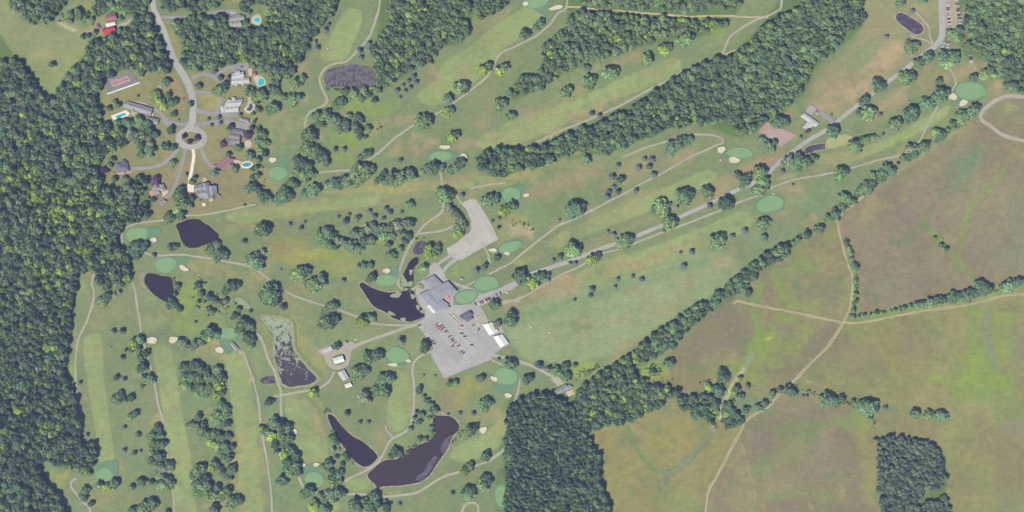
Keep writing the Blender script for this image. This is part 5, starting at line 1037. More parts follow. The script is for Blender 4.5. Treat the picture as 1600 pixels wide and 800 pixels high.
wood(["1515,0 1600,0 1600,150 1590,148 1575,140 1565,132 1562,120 1540,112 1545,100 1530,90 1528,80 1515,66 1515,60 1510,45 1505,30 1508,12"], "dense wood filling the top right corner", 5.6, 3.5, 7.8, 11, 16, "ddddmm", yel=[(1575, 75, 16), (1590, 85, 12), (1545, 62, 10)], inset=2)
wood(["790,645 792,632 805,628 820,618 840,614 865,615 880,622 893,634 905,640 925,660 920,678 925,690 935,705 940,722 938,740 943,760 952,785 957,800 788,800 788,700"], "big solid dark wood at the bottom middle", 4.9, 3.2, 6.4, 12, 15, "dddddmm", yel=[(897, 745, 9), (900, 790, 12), (865, 795, 8), (835, 620, 6)], inset=2)
wood(["893,634 900,620 905,605 925,592 940,577 960,570 975,560 985,552 990,575 995,590 1010,592 1025,600 1045,605 1058,612 1055,618 1040,620 1030,640 1010,645 995,655 975,663 960,666 945,666 930,672 922,668 905,645"], "mixed bright and dark grove right of the lone grey house", 5.4, 3.3, 7, 9, 14, "ddddmmy", gaps=["985,565 1000,560 1010,580 995,592"], yel=[(903, 608, 8), (925, 642, 8), (965, 625, 9), (972, 632, 8), (900, 650, 8), (990, 630, 8), (1022, 612, 6)], inset=1.5)
wood(["985,552 1000,537 1030,514 1050,500 1070,490 1090,474 1110,467 1120,457 1135,445 1150,432 1160,422 1170,414 1180,407 1200,392 1222,382 1238,382 1240,390 1225,402 1200,415 1178,432 1165,450 1150,458 1130,466 1115,478 1110,490 1090,503 1075,517 1062,532 1048,545 1035,550 1020,562 1000,568 992,572"], "broad tree belt between the driving range and the hay field", 5.5, 3.4, 7.2, 9, 13, "ddddmmm", yel=[(1055, 522, 8), (990, 560, 9), (1080, 495, 7), (1110, 480, 7)], inset=1.5)
wood(["1054,628 1070,614 1080,622 1095,618 1110,616 1120,628 1125,640 1122,652 1110,660 1090,657 1075,647 1060,640", "1128,630 1145,628 1157,645 1161,655 1150,669 1135,667 1127,650"], "two dark copses either side of the pale gully", 6.2, 4, 7.5, 9, 13, "dddddm", yel=[(1116, 640, 6)], inset=.5)
wood(["1372,690 1380,683 1390,680 1415,683 1445,688 1465,700 1472,715 1476,725 1475,740 1482,750 1475,755 1468,760 1465,770 1480,778 1490,800 1380,800 1372,760 1370,720"], "grey-green pine plantation at the lower right", 4.0, 2.4, 4.9, 8.5, 11, "fffffffd", gaps=["1436,768 1465,766 1470,778 1445,784", "1430,782 1440,780 1445,790 1432,790"], inset=.5, keep=.94)
points_object("tree_clump", [(TL[i][0], TL[i][1], TL[i][2] * 1.15, tree_height(TL[i][2], TL[i][3], 1.0), TL[i][3]) for i in small], "smaller trees and bushes filling out the clumps, hedges and gardens")
# low scrub: pond margins, hedge bottoms, garden beds
rows = []
def scrub(s, n, w, rr=(1.0, 2.4), cls="mmyd"):
    q = catmull(P(s), False, 2.0)
    for _ in range(n):
        p = q[int(RNG.integers(len(q)))]; r = RNG.uniform(*rr)
        rows.append((p[0] + RNG.normal(0, w), p[1] + RNG.normal(0, w), r, r * RNG.uniform(1.0, 1.7), cls[int(RNG.integers(len(cls)))]))
for s, n, w in (("508,138 540,140 588,141", 50, 2.5), ("545,150 575,148 590,158", 26, 3), ("678,652 676,668 677,682 660,692 640,702 628,712", 46, 2.2), ("516,668 524,690 540,708 552,722", 26, 2.4), ("715,655 720,672 708,690", 12, 1.5), ("270,435 277,450 274,470", 14, 1.8), ("300,460 330,480 360,490", 30, 9), ("640,372 662,372 674,380", 10, 2), ("626,450 640,453", 8, 1.5),
                ("1240,378 1270,360 1300,338 1330,318", 60, 3), ("1340,304 1370,284 1400,260", 50, 3), ("1440,238 1470,215 1500,196 1525,172", 40, 3), ("1320,372 1334,415 1338,450 1332,495", 70, 2), ("1335,496 1380,489 1420,481 1480,470 1540,458 1600,443", 120, 2), ("1205,616 1240,606 1300,624 1360,640 1364,670 1368,690", 70, 2), ("1455,355 1470,375 1480,392", 7, 2), ("1425,648 1480,650", 16, 2),
                ("905,585 920,580 935,570", 30, 3), ("990,575 1020,575 1030,590", 24, 6), ("800,345 815,350 825,352", 14, 4), ("1100,600 1130,605 1150,625", 20, 5), ("1120,650 1128,640", 10, 2), ("1110,655 1116,664", 8, 2), ("560,205 590,200", 14, 4), ("95,32 120,30 150,40", 16, 4), ("135,55 150,60", 10, 2), ("490,610 512,645", 14, 2), ("530,380 560,395", 16, 4), ("406,210 412,300", 20, 2.5), ("850,572 895,590", 16, 4), ("885,395 905,398", 4, 2), ("240,40 262,95", 8, 2), ("310,445 350,480", 20, 5), ("1190,640 1210,620", 10, 2), ("1015,575 1050,605", 14, 4)):
    scrub(s, n, w)
for s, n in (("345,150 356,153 380,152", 10), ("361,133 375,134 388,133", 8), ("335,259 350,268 355,263", 8), ("304,302 312,312 325,313 342,306", 12), ("192,170 205,176 235,184", 8), ("180,270 203,269", 6), ("236,296 246,308", 6), ("354,226 372,230", 6), ("358,44 378,44", 6), ("862,612 880,620", 5), ("1252,200 1262,207 1275,198", 6), ("655,444 662,448", 8), ("693,470 704,462", 6), ("698,482 708,478", 5), ("393,108 402,118", 6), ("383,158 398,162", 7)):
    scrub(s, n, .9, (.7, 1.5), "mdydp")
points_object("scrub", rows, "low scattered scrub and garden shrubs along pond edges, hedges and houses")
# ------------------------------------------------------------------ buildings
def roof_mat(name, c1, c2): 
    return surf(name, c1, c2, .25, .9, .10, .8, .2)
RM = {'grey': roof_mat('grey_shingle', (150, 152, 162), (166, 167, 176)), 'dark': roof_mat('charcoal_shingle', (112, 114, 130), (126, 126, 140)), 'pale': roof_mat('pale_metal_roof', (186, 190, 196), (198, 200, 204)), 'white': roof_mat('white_fabric_roof', (232, 237, 236), (240, 242, 240)),
      'brown': roof_mat('brown_shingle', (138, 130, 142), (152, 142, 150)), 'redb': roof_mat('red_brown_shingle', (152, 118, 120), (166, 130, 130)), 'red': roof_mat('red_metal_roof', (206, 52, 66), (216, 70, 80)), 'oldred': roof_mat('faded_red_roof', (160, 104, 110), (172, 120, 124)), 'mix': roof_mat('weathered_shingle', (160, 158, 162), (176, 172, 172)), 'club': roof_mat('clubhouse_shingle', (146, 150, 164), (158, 161, 172))}
WALL = surf('pale_siding', (206, 202, 192), (196, 192, 184), .3, 1.5, .06); WALLR = surf('red_barn_boards', (150, 70, 70), (138, 64, 64), .3, 1.5, .1)
m, nt, b = mat_new('window_glass'); b.inputs["Base Color"].default_value = (.03, .04, .05, 1); b.inputs["Roughness"].default_value = .08; b.inputs["Specular IOR Level"].default_value = .5; GLASS = m
TRIM = surf('white_trim', (228, 226, 220), (220, 218, 212)); DOORM = surf('door_paint', (120, 84, 70), (110, 78, 66))
def box_mesh(name, sx, sy, sz, mat=None, z0=0.0):
    x, y = sx / 2, sy / 2
    v = [(-x, -y, z0), (x, -y, z0), (x, y, z0), (-x, y, z0), (-x, -y, z0 + sz), (x, -y, z0 + sz), (x, y, z0 + sz), (-x, y, z0 + sz)]
    me = mesh(name, v, [(0, 3, 2, 1), (4, 5, 6, 7), (0, 1, 5, 4), (1, 2, 6, 5), (2, 3, 7, 6), (3, 0, 4, 7)])
    if mat: me.materials.append(mat)
    return me
WIN = box_mesh("window", 1.2, .12, 1.3, TRIM); PANE = box_mesh("pane", 1.0, .16, 1.1, GLASS, .1); DOOR = box_mesh("door", 1.1, .14, 2.1, DOORM); CHIM = box_mesh("chimney", 1.1, .9, 2.0, surf('brick', (160, 110, 96), (146, 100, 90), .5, 2, .1)); VENT = box_mesh("roof_vent", .8, .8, .5, TRIM); BIGDOOR = box_mesh("garage_door", 2.6, .16, 2.3, TRIM)

def building(name, wings, label, cat, roof='grey', wall=None, eave=3.0, rise=.26, chimneys=(), doors=1, over=.5, windows=True, hip=None, big=False):
    """wings: quads of survey corners; each carries walls and a pitched roof whose ridge joins the middles of its short sides"""
    allp = np.array([p[:2] for w in wings for p in P(w.split('|')[0])])
    cx, cy = allp.mean(0)
    root = empty(name, W(cx, cy, 0)); c0 = np.array(W(cx, cy, 0))
    tag(root, label, cat)
    nd_ = 0
    for wi, ws in enumerate(wings):
        sp_ = ws.split('|'); opt = sp_[1] if len(sp_) > 1 else ''
        q = [np.array(W(*p[:2], 0.0)) - c0 for p in P(sp_[0])]
        ar = sum(q[i][0] * q[(i + 1) % 4][1] - q[(i + 1) % 4][0] * q[i][1] for i in range(4))
        if ar < 0: q = q[::-1]
        if np.linalg.norm(q[1] - q[0]) + np.linalg.norm(q[3] - q[2]) < np.linalg.norm(q[2] - q[1]) + np.linalg.norm(q[0] - q[3]): q = q[1:] + q[:1]
        wid = .5 * (np.linalg.norm(q[2] - q[1]) + np.linalg.norm(q[0] - q[3]))
        ev = eave + .06 * wi + (1.2 if 'H' in opt else 0); cen = sum(q) / 4
        rs = wid * rise * (.45 if 'L' in opt else 1)
        inn = [p + (cen - p) / np.linalg.norm(cen - p) * over for p in q]
        m0 = (inn[3] + inn[0]) / 2; m1 = (inn[1] + inn[2]) / 2
        up = lambda p, h: (p[0], p[1], h)
        hp = (hip if hip is not None else 0.0)
        v = [up(p, -.1) for p in inn] + [up(p, ev) for p in inn]
        f = [(0, 1, 5, 4), (1, 2, 6, 5), (2, 3, 7, 6), (3, 0, 4, 7)]
        if hp == 0:
            v += [up(m0, ev + rs * .93), up(m1, ev + rs * .93)]; f += [(7, 4, 8), (5, 6, 9)]
        obj("wall", mesh("wall", v, f), wall or WALL, root)
        o0 = (q[3] + q[0]) / 2; o1 = (q[1] + q[2]) / 2; d = o1 - o0
        r0 = o0 + d * hp * min(.42, .5 * wid / np.linalg.norm(d)); r1 = o1 - d * hp * min(.42, .5 * wid / np.linalg.norm(d))
        e = ev - .06; T = .22
        v = [up(q[0], e), up(q[1], e), up(q[2], e), up(q[3], e), up(r0, ev + rs), up(r1, ev + rs)]
        v += [up(q[0], e - T), up(q[1], e - T), up(q[2], e - T), up(q[3], e - T), up(r0, ev + rs - T), up(r1, ev + rs - T)]
        f = [(0, 1, 5, 4), (2, 3, 4, 5), (6, 10, 11, 7), (8, 11, 10, 9), (0, 6, 7, 1), (2, 8, 9, 3)]
        if hp: f += [(3, 0, 4), (1, 2, 5), (9, 10, 6), (7, 11, 8), (3, 9, 6, 0), (1, 7, 8, 2)]
        else: f += [(3, 9, 10, 4), (4, 10, 6, 0), (1, 7, 11, 5), (5, 11, 8, 2)]
        rk = [k for k in RM if k in opt.split('/')]
        ro = obj("roof", mesh("roof", v, f), RM[rk[0] if rk else roof], root)
        n_ = d / np.linalg.norm(d); ra = math.atan2(n_[1], n_[0]); rl = np.linalg.norm(r1 - r0)
        cap = box_mesh("ridge_cap", max(.5, rl - .3), .36, .1, RM['dark'] if roof not in ('white', 'pale') else TRIM)
        k_ = obj("ridge_cap", cap, None, ro); k_.location = tuple((r0 + r1)[:2] / 2) + (ev + rs + .01,); k_.rotation_euler = (0, 0, ra)
        if wi < len(chimneys):
            t, sd = chimneys[wi]
            pc = o0 + d * t; ch = obj("chimney", CHIM, None, ro); ch.location = (pc[0] + sd, pc[1] + sd, ev + rs - .9); ch.rotation_euler = (0, 0, ra)
        else:
            pv = o0 + d * .35 + np.array([-n_[1], n_[0], 0]) * wid * .2
            vt = obj("roof_vent", VENT, None, ro); vt.location = (pv[0], pv[1], ev + rs * .6 - .1); vt.rotation_euler = (0, 0, ra)
        if windows:
            for i in range(4):
                a, b2 = inn[i], inn[(i + 1) % 4]; L = np.linalg.norm(b2 - a)
                if L < 4: continue
                t = (b2 - a) / L; nn = np.array([t[1], -t[0], 0]); k = int(max(1, L // 4))
                for j in range(k):
                    p = a + t * L * (j + .5) / k + nn * .03
                    if nd_ < doors and i == 0:
                        w_ = obj("garage_door" if big else "door", BIGDOOR if big else DOOR, None, root); w_.location = tuple(p[:2]) + (.02,); nd_ += 1
                    else:
                        w_ = obj("window", WIN, None, root); w_.location = tuple(p[:2]) + (1.0,)
                        pn = obj("pane", PANE, None, w_)
                    w_.rotation_euler = (0, 0, math.atan2(t[1], t[0]))
    return root

building("clubhouse", ["661,438 678,430 692,443 673,456", "671,453 700,439 715,455 684,470|H", "655,460 671,452 702,476 680,488", "667,478 673,475 682,486 678,490|white/L", "676,452 684,449 694,466 686,470|L", "699,452 706,449 711,458 703,462|L", "690,478 697,474 703,480 696,484|L"], "large grey shingled clubhouse of joined wings by the car park", "clubhouse", 'club', eave=4.0, rise=.06, hip=.8, doors=2)
building("pro_shop", ["717.5,494 733.5,485 739,492 725,501", "727,500 737,494 739.5,498 730,503|L"], "small dark roofed building between the clubhouse and parked cars", "shop", 'dark', eave=3, rise=.3)
building("marquee", ["754,507.5 769,503 779,517.5 765,524"], "upper of the two white roofed marquees at the car park edge", "marquee", 'white', eave=3, rise=.16, windows=False, over=.15)
building("marquee", ["770.5,526 785,522 795,536 782,543"], "lower of the two white roofed marquees at the car park edge", "marquee", 'white', eave=3, rise=.16, windows=False, over=.15)
building("barn", ["519,560 535.5,555 539,564.5 523.5,568.5"], "white roofed barn standing inside the gravel ring", "barn", 'white', eave=3.6, rise=.22, big=True)
building("equipment_shed", ["527.7,582 538,577 546,591 536,595"], "long pale metal shed below the gravel ring", "shed", 'pale', eave=3.4, rise=.14, big=True)
building("storage_shed", ["538,601 547.5,597 551,603 541,606.5"], "smallest white roofed shed below the maintenance barns", "shed", 'white', eave=2.6, rise=.14)
building("open_shed", ["503,547 517,540 521,547 506,552|L"], "low pale open-fronted shed left of the gravel ring", "shed", 'pale', eave=3, rise=.12, windows=False)
building("lone_house", ["864,611 884,600 890,606 870,617", "880,604 890,600.5 895,605 884,610|L"], "grey roofed house alone at the edge of the big wood", "house", 'grey', chimneys=((.5, 1),))
building("house", ["1250,182 1256.5,176 1280,193 1273,199", "1253,199 1263,189 1273,196 1260,203.5"], "pale angular roofed house beside the faded red court", "house", 'pale', rise=.14)
building("house", ["192,167 199,157.5 221,164 215,174", "214,174 220.5,163.5 240,170 235.5,181", "203,163 209,161 212,172 206,175", "226,168 231,167 234,179 228,181"], "long low grey house below the tennis court", "house", 'grey', chimneys=((.6, 0),), rise=.24)
building("garage", ["230,187 235,182 250,186.5 246,196"], "grey gabled garage at the end of the long house", "garage", 'grey', eave=2.8, rise=.34, big=True)
building("barn", ["165,24 180,20 184,30.5 169.5,35"], "upper barn with faded red roof near the meadow", "barn", 'oldred', wall=WALLR, eave=3.6, rise=.3)
building("barn", ["160,45.5 179,40.5 181.5,48 164,55"], "lower barn with bright red roof near the meadow", "barn", 'red', wall=WALLR, eave=3.4, rise=.3)
building("lean_to", ["165,37 180,34.5 181.5,39 167,43|L"], "whitish low shed between the two red barns", "shed", 'white', eave=2.6, rise=.1, windows=False)
building("hen_house", ["149,39 155,37 158,44 151,46.5"], "tiny pinkish shed left of the red barns", "shed", 'oldred', eave=2, rise=.3)
building("house", ["358,27 376,22 379,31 360,35", "364,33 375,30 379,41 364,43", "355,34 362,32 364,39 357,41", "372,26 381,24 383,31 374,33"], "grey gabled house in the trees at the top", "house", 'mix', chimneys=((.3, 0),))
building("house", ["361,115 381,112 382.5,121 361.5,125", "362,123 390,121.5 390.5,130 363.5,132.5", "367,111 375,110 376,118 368,119", "376,121 381,120 383,133 378,134", "366,123 371,122 372,134 367,135"], "stepped pale grey house beside the turquoise pool", "house", 'pale', rise=.22)
building("house", ["348,168 357,155 365,158 352,176", "355,157 381,155 376,166 358,168", "352,168 375,164 372.5,175 351,176", "362,153 368,152 371,166 365,168", "344,168 352,164 355,173 347,177"], "pale blue-grey house with rounded drive and dark pool", "house", 'pale', rise=.25)
building("pool_house", ["376,183 390,187 388.5,192 374.5,188"], "little grey roofed pool house beside the pink patio", "shed", 'grey', eave=2.5)
building("house", ["356,218 362,204 378,207 373,222", "364,200.5 382,204 380,212 362,209", "358,216 377,213 374,227 358,225", "364,214 370,213 371,229 365,230", "352,219 359,215 362,223 355,227"], "brownish grey house among purple trees", "house", 'brown', rise=.26)
building("house", ["335,258 355,243 361,247 341,262", "341,262 358,247 368,248.5 351,265", "352,250 357,247 363,258 358,261", "333,259 339,256 343,263 337,266"], "red-brown roofed house with an oval pool", "house", 'redb', rise=.26)
building("house", ["304,290 325,285 327,295 306,300", "316,287 327,285 334,308 320,311", "325,291 339,290 340,304 328,306", "308,297 322,294 325,308 312,309"], "large many-gabled grey house with a white driveway", "house", 'grey', eave=4.2, rise=.3, chimneys=((.5, 0),))
building("house", ["237,297 245,286 253,289 245,307", "244,289 259,291.5 255,299 243,297", "249,289 256,287 260,297 253,300", "239,296 249,295 250,303 241,304"], "pale grey house at the end of the straight driveway", "house", 'mix', rise=.28)
building("garage", ["248,318 256,311.6 261,315 254,321.5"], "small grey garage below the straight driveway", "garage", 'grey', eave=2.6)
building("house", ["181,255 199,252 203,267 184,269.5", "190,250 196,249 199,262 193,264"], "square hipped grey house at the forest edge", "house", 'dark', hip=1.0, chimneys=((.4, 0),), rise=.3)
building("cart_shelter", ["360,537 364.5,534 374,545 368,549"], "long narrow shelter roof beside the green and cart path", "shelter", 'mix', eave=2.6, rise=.2, windows=False, over=.2)
building("pool_cabana", ["393.5,113 400,111.5 401,118 394.5,119"], "small pinkish roofed cabana beside the turquoise pool", "shed", 'oldred', eave=2.4)

sheet('asphalt_patch', P('700,551 712,544 722,556 722,562 712,566'), surf('patched_asphalt', (166, 165, 167), (172, 170, 171)), smooth=False, label='darker resurfaced patch in the lower car park')
# ------------------------------------------------------------------ pools, patios, courts
def pool(deck, water, label, dm, wm, smooth=True):
    c = np.mean(np.array([p[:2] for p in water]), 0)
    root = empty("swimming_pool", W(*c)); tag(root, label, "pool", "garden swimming pools"); off = np.array(W(*c))
    for nm, pts, mt, z, th in (("deck", deck, dm, .32, .3), ("coping", [((p[0] - c[0]) * 1.10 + c[0], (p[1] - c[1]) * 1.12 + c[1]) for p in water], M['concrete'], .36, .1), ("water", water, wm, .37, 0)):
        q = catmull(pts, True, 1.5) if smooth else [np.array(p[:2]) for p in pts]
        n = len(q); v = [np.array(W(p[0], p[1], z)) - off for p in q]; f = [list(range(n))]
        if th: v += [np.array(W(p[0], p[1], z - th)) - off for p in q]; f += [(i, (i + 1) % n, n + (i + 1) % n, n + i) for i in range(n)]
        me = mesh(nm, v, f)
        if me.polygons[0].normal.z < 0: me.flip_normals()
        obj(nm, me, mt, root)
pool(P("173,181 197,172 203,177 201,181 178,188"), P("180,181.5 195,176 197.5,179.5 183,185"), "rectangular turquoise pool on a white deck below the long house", M['concrete'], M['pool_water'], False)
pool(ellipse(401, 31, 9, 8, 0, 20, .08), ellipse(402, 31, 4.5, 4, 0, 20, .05), "round light blue pool right of the top house", M['palepatio'], M['pool_water'])
pool(P("396,120 404,118 412,122 416,129 410,136 401,133"), P("403,127 406,122.5 412,124 414,129 409,133.5 404,133"), "bright turquoise freeform pool beside the stepped house", M['palepatio'], M['pool_water'])
pool(P("388,153 394,152 399,160 400,172 393,178 386,177 381,171 387,163"), P("390,161.5 394.5,163 395,169 391,173.5 386,172.5 385.5,169.5 389,167"), "dark kidney-shaped covered pool on a pale patio", M['palepatio'], M['pool_dark'])
pool(ellipse(385.6, 257.4, 9.6, 5.6, 8, 24, .01), ellipse(385.6, 257.2, 7, 3.4, 8, 24, .01), "oval pool with white surround right of the red roofed house", M['concrete'], surf('deep_pool', (70, 150, 168), (90, 164, 178), .2, .6, .05, .08, .5))
for s, mk, t in (("393,186 404,188 403,192 392,191", 'pinkpatio', "pink patio right of the little pool house"), ("316,279 320,277 324,280 322,284 317,284", 'palepatio', "round pale patio above the large grey house"), ("327,310 332,309 334,313 330,316 326,314", 'palepatio', "ring shaped pale patio below the large grey house"), ("315,318 320,317 322,321 318,323", 'concrete', "small white garden terrace below the large grey house"),
                 ("383,221 391,219 394,227 388,232 382,228", 'palepatio', "pale patio right of the brownish house"), ("363,248 378,252 378,258 368,258", 'palepatio', "stone terrace between the red roofed house and its pool"), ("182,270 206,267 207,270 183,273", 'pinkpatio', "pink path along the square hipped house"), ("233,300 238,297 241,305 236,307", 'pinkpatio', "pink corner patio of the straight driveway house"), ("650,447 660,443 665,449 656,455", 'bank', "brown planted courtyard left of the clubhouse"), ("694,466 703,459 708,465 700,473", 'pinkpatio', "reddish terrace right of the clubhouse"),
                 ("884,612 895,608 899,615 888,620", 'palepatio', "pale yard right of the lone grey house"), ("196,155 224,160 240,167 226,163", 'palepatio', "thin pale walk above the long house"), ("206,172 214,176 212,182 205,178", 'palepatio', "little patio between pool and long house"), ("354,30 359,28 362,42 356,42", 'palepatio', "pale walk left of the top house"), ("358,128 363,128 364,134 358,134", 'palepatio', "pale step left of the stepped house"), ("253,300 262,296 264,300 255,308", 'palepatio', "pale walk right of the straight driveway house"), ("387,108 394,106 395,118 389,120", 'palepatio', "pale terrace between the stepped house and cabana"), ("374,546 381,549 379,554 372,551", 'path', "pale pad at the end of the cart shelter"), ("390,590 397,588 399,597 392,597", 'path', "worn pale patch beside the third hole path")):
    sheet("patio", P(s), M[mk], smooth=len(P(s)) > 4, label=t)

def court(outer, inner, label, m1, m2, lines=True, fence=True):
    c = np.mean(np.array(outer), 0); root = empty("tennis_court", W(*c)); tag(root, label, "court"); off = np.array(W(*c))
    z = nextz()
    def quad(nm, pts, z, mt):
        me = mesh(nm, [np.array(W(p[0], p[1], z)) - off for p in pts], [(0, 1, 2, 3)])
        if me.polygons[0].normal.z < 0: me.flip_normals()
        return obj(nm, me, mt, root)
    quad("surround", outer, z, m1)
    for q in inner: quad("playing_surface", q, z + .004, m2)
    A = [np.array(p) for p in inner[0]]
    L = lambda u, v: (A[0] * (1 - u) + A[1] * u) * (1 - v) + (A[3] * (1 - u) + A[2] * u) * v
    if lines:
        segs = []
        for k in range(2):
            o = .5 * k + .04; w = .42
            segs += [((o, .08), (o + w, .08)), ((o, .92), (o + w, .92)), ((o, .08), (o, .92)), ((o + w, .08), (o + w, .92)), ((o + .06, .08), (o + .06, .92)), ((o + w - .06, .08), (o + w - .06, .92)), ((o + .06, .3), (o + w - .06, .3)), ((o + .06, .7), (o + w - .06, .7)), ((o + w / 2, .3), (o + w / 2, .7))]
        for s0, s1 in segs:
            a, b2 = L(*s0), L(*s1); d = (b2 - a) / np.linalg.norm(b2 - a); n = np.array([-d[1], d[0]]) * .25
            quad("painted_line", [a + n, b2 + n, b2 - n, a - n], z + .009, M['paint'])
        for k in range(2):
            a, b2 = L(.5 * k + .02, .5), L(.5 * k + .48, .5); me = box_mesh("net", float(np.linalg.norm(b2 - a)), .15, 1.0, RM['dark'])
            o = obj("net", me, None, root); mp = (a + b2) / 2; o.location = tuple(np.array(W(mp[0], mp[1], z)) - off); o.rotation_euler = (0, 0, math.atan2(-(b2 - a)[1], (b2 - a)[0]))
    if fence:
        for i in range(4):
            a, b2 = np.array(outer[i]), np.array(outer[(i + 1) % 4]); L_ = np.linalg.norm(b2 - a); n = int(L_ // 5)
            for j in range(n + 1):
                p = a + (b2 - a) * j / n; o = obj("fence_post", POST, None, root); o.location = tuple(np.array(W(p[0], p[1], 0)) - off)
            o = obj("fence_rail", box_mesh("fence_rail", float(L_), .12, .12, TRIM), None, root); mp = (a + b2) / 2; o.location = tuple(np.array(W(mp[0], mp[1], 2.9)) - off); o.rotation_euler = (0, 0, math.atan2(-(b2 - a)[1], (b2 - a)[0]))
    return root
POST = box_mesh("fence_post", .12, .12, 3.0, TRIM)
court([(165, 126), (204, 112.5), (218, 128), (168, 146)], [[(171, 127.5), (199.5, 118), (206, 126), (177, 136.5)]], "red and grey tennis court with white lines at the forest edge", M['court_green'], M['court_red'])
sheet("court_kerb", P("167,146 218,128 219,130 168,148"), M['concrete'], smooth=False, label="pale retaining kerb along the lower edge of the tennis court")
court([(1184, 206), (1198, 190), (1246, 211), (1219, 230)], [[(1200, 196), (1240, 212), (1218, 228), (1196, 212)]], "faded and cracked old red tennis court beside the pale house", M['court_old'], surf('cracked_court', (184, 150, 148), (176, 168, 162), .09, .4, .14), False, False)

# ------------------------------------------------------------------ vehicles
def paint_mat(name, c, rough=.3):
    m, nt, b = mat_new(name); b.inputs["Base Color"].default_value = (*alb(c, 1.15), 1); b.inputs["Roughness"].default_value = rough; b.inputs["Specular IOR Level"].default_value = .5
    return m
CARC = {'w': paint_mat('white_paint', (238, 238, 238)), 'k': paint_mat('black_paint', (74, 78, 92)), 'r': paint_mat('red_paint', (204, 74, 86)), 'd': paint_mat('maroon_paint', (140, 58, 70)), 's': paint_mat('silver_paint', (190, 190, 196)), 'b': paint_mat('blue_paint', (60, 76, 124)), 't': paint_mat('tan_paint', (218, 208, 176))}
CN = {'w': 'white', 'k': 'black', 'r': 'red', 'd': 'maroon', 's': 'silver', 'b': 'blue', 't': 'tan'}
TYRE = paint_mat('tyre_rubber', (40, 40, 44), .9)
def extrude_profile(name, prof, half, taper=None):
    n = len(prof); v = []
    for s in (-1, 1):
        for i, (x, z) in enumerate(prof): v.append((x, s * (half if taper is None else taper[i]), z))
    f = [tuple(range(n - 1, -1, -1)), tuple(range(n, 2 * n))] + [(i, (i + 1) % n, n + (i + 1) % n, n + i) for i in range(n)]
    me = mesh(name, v, f)
    bm = bmesh.new(); bm.from_mesh(me); bmesh.ops.recalc_face_normals(bm, faces=bm.faces); bm.to_mesh(me); bm.free()
    return me
def wheel_mesh(r, w):
    n = 10; v = [(math.cos(6.283 * i / n) * r, s * w / 2, math.sin(6.283 * i / n) * r) for s in (-1, 1) for i in range(n)]
    me = mesh("wheel", v, [tuple(range(n)), tuple(range(2 * n - 1, n - 1, -1))] + [(i, n + i, n + (i + 1) % n, (i + 1) % n) for i in range(n)]); me.materials.append(TYRE); return me
body_m = extrude_profile("body", [(-2.3, .35), (-2.3, .85), (-2.1, .95), (-1.5, 1.0), (1.0, 1.0), (2.15, .82), (2.35, .6), (2.35, .35)], .9, [.8, .84, .88, .9, .9, .86, .8, .78])
cab_m = extrude_profile("cabin_glass", [(-1.95, .98), (-1.3, 1.42), (.15, 1.44), (1.05, .98)], .8, [.8, .68, .68, .82]); cab_m.materials.append(GLASS)
top_m = extrude_profile("car_roof", [(-1.25, 1.415), (-1.15, 1.50), (.05, 1.51), (.12, 1.43)], .66)
wh_m = wheel_mesh(.33, .22)
cb = extrude_profile("body", [(-1.15, .3), (-1.15, .75), (-.2, .8), (-.1, .5), (.5, .5), (.9, .95), (1.15, .7), (1.15, .3)], .55)
ct = box_mesh("canopy", 1.7, 1.15, .08, None, 1.85); cs = box_mesh("seat", .55, 1.0, .5, surf('cart_seat', (220, 214, 196)), .78); cp = box_mesh("roof_post", .06, .06, 1.1, TYRE, .8); cw = wheel_mesh(.24, .18)
for me in (body_m, top_m, cb, ct): me.materials.append(CARC['w'])
def repaint(o, c):
    o.material_slots[0].link = 'OBJECT'; o.material_slots[0].material = CARC[c]
def make_car():
    t = empty("parked_car"); obj("body", body_m, None, t); obj("cabin_glass", cab_m, None, t); obj("car_roof", top_m, None, t)
    for x in (-1.45, 1.4):
        for y in (-.8, .8): w = obj("wheel", wh_m, None, t); w.location = (x, y, .33)
    return t
def make_cart():
    t = empty("golf_cart"); obj("body", cb, None, t); obj("canopy", ct, None, t); obj("seat", cs, None, t).location = (-.1, 0, 0)
    for x in (-.75, .75):
        for y in (-.5, .5):
            obj("roof_post", cp, None, t).location = (x, y, 0); w = obj("wheel", cw, None, t); w.location = (x, y * 1.0, .24)
    return t
CAR0, CART0 = make_car(), make_cart(); used = {'car': False, 'cart': False}
def put(kind, x, y, ang, c, label, group):
    src = CAR0 if kind == 'car' else CART0
    t = copy_thing(src) if used[kind] else src; used[kind] = True
    t.location = W(x, y, .2); t.scale = (1.14, 1.14, 1.1); t.rotation_euler = (0, 0, math.radians(ang))
    tag(t, label, kind if kind == 'car' else "golf cart", group)
    for ch in t.children:
        if ch.name.split('.')[0] in ('body', 'car_roof', 'canopy'): repaint(ch, c)
NTH = ["first", "second", "third", "fourth", "fifth", "sixth", "seventh", "eighth", "ninth", "tenth", "eleventh", "twelfth", "thirteenth", "fourteenth", "fifteenth", "sixteenth", "seventeenth", "eighteenth", "nineteenth", "twentieth"]
def row(n, a, b, ang, cols, where, group, kind='car', jit=.25):
    for i in range(n):
        t = i / max(1, n - 1); c = cols[i % len(cols)]
        put(kind, a[0] + (b[0] - a[0]) * t + random.uniform(-jit, jit), a[1] + (b[1] - a[1]) * t + random.uniform(-jit, jit) * .5, ang + random.uniform(-3, 3), c, "%s %s, %s %s" % (CN[c], "car" if kind == 'car' else "golf cart", NTH[i], where), group)
G1 = "cars parked on the grass at top right"; G2 = "cars in the main car park"
row(17, (1479.5, 1.5), (1484.5, 46), 4, "wswwkrwsswkwdwssk", "from the top in the row against the road", G1)
row(17, (1494, 1), (1502, 45), 8, "wsdwskrwbskwswswb", "from the top in the row by the wood", G1)
row(3, (1504, 52), (1507, 61), 15, "kdr", "from the top under the tree by the wood", G1)
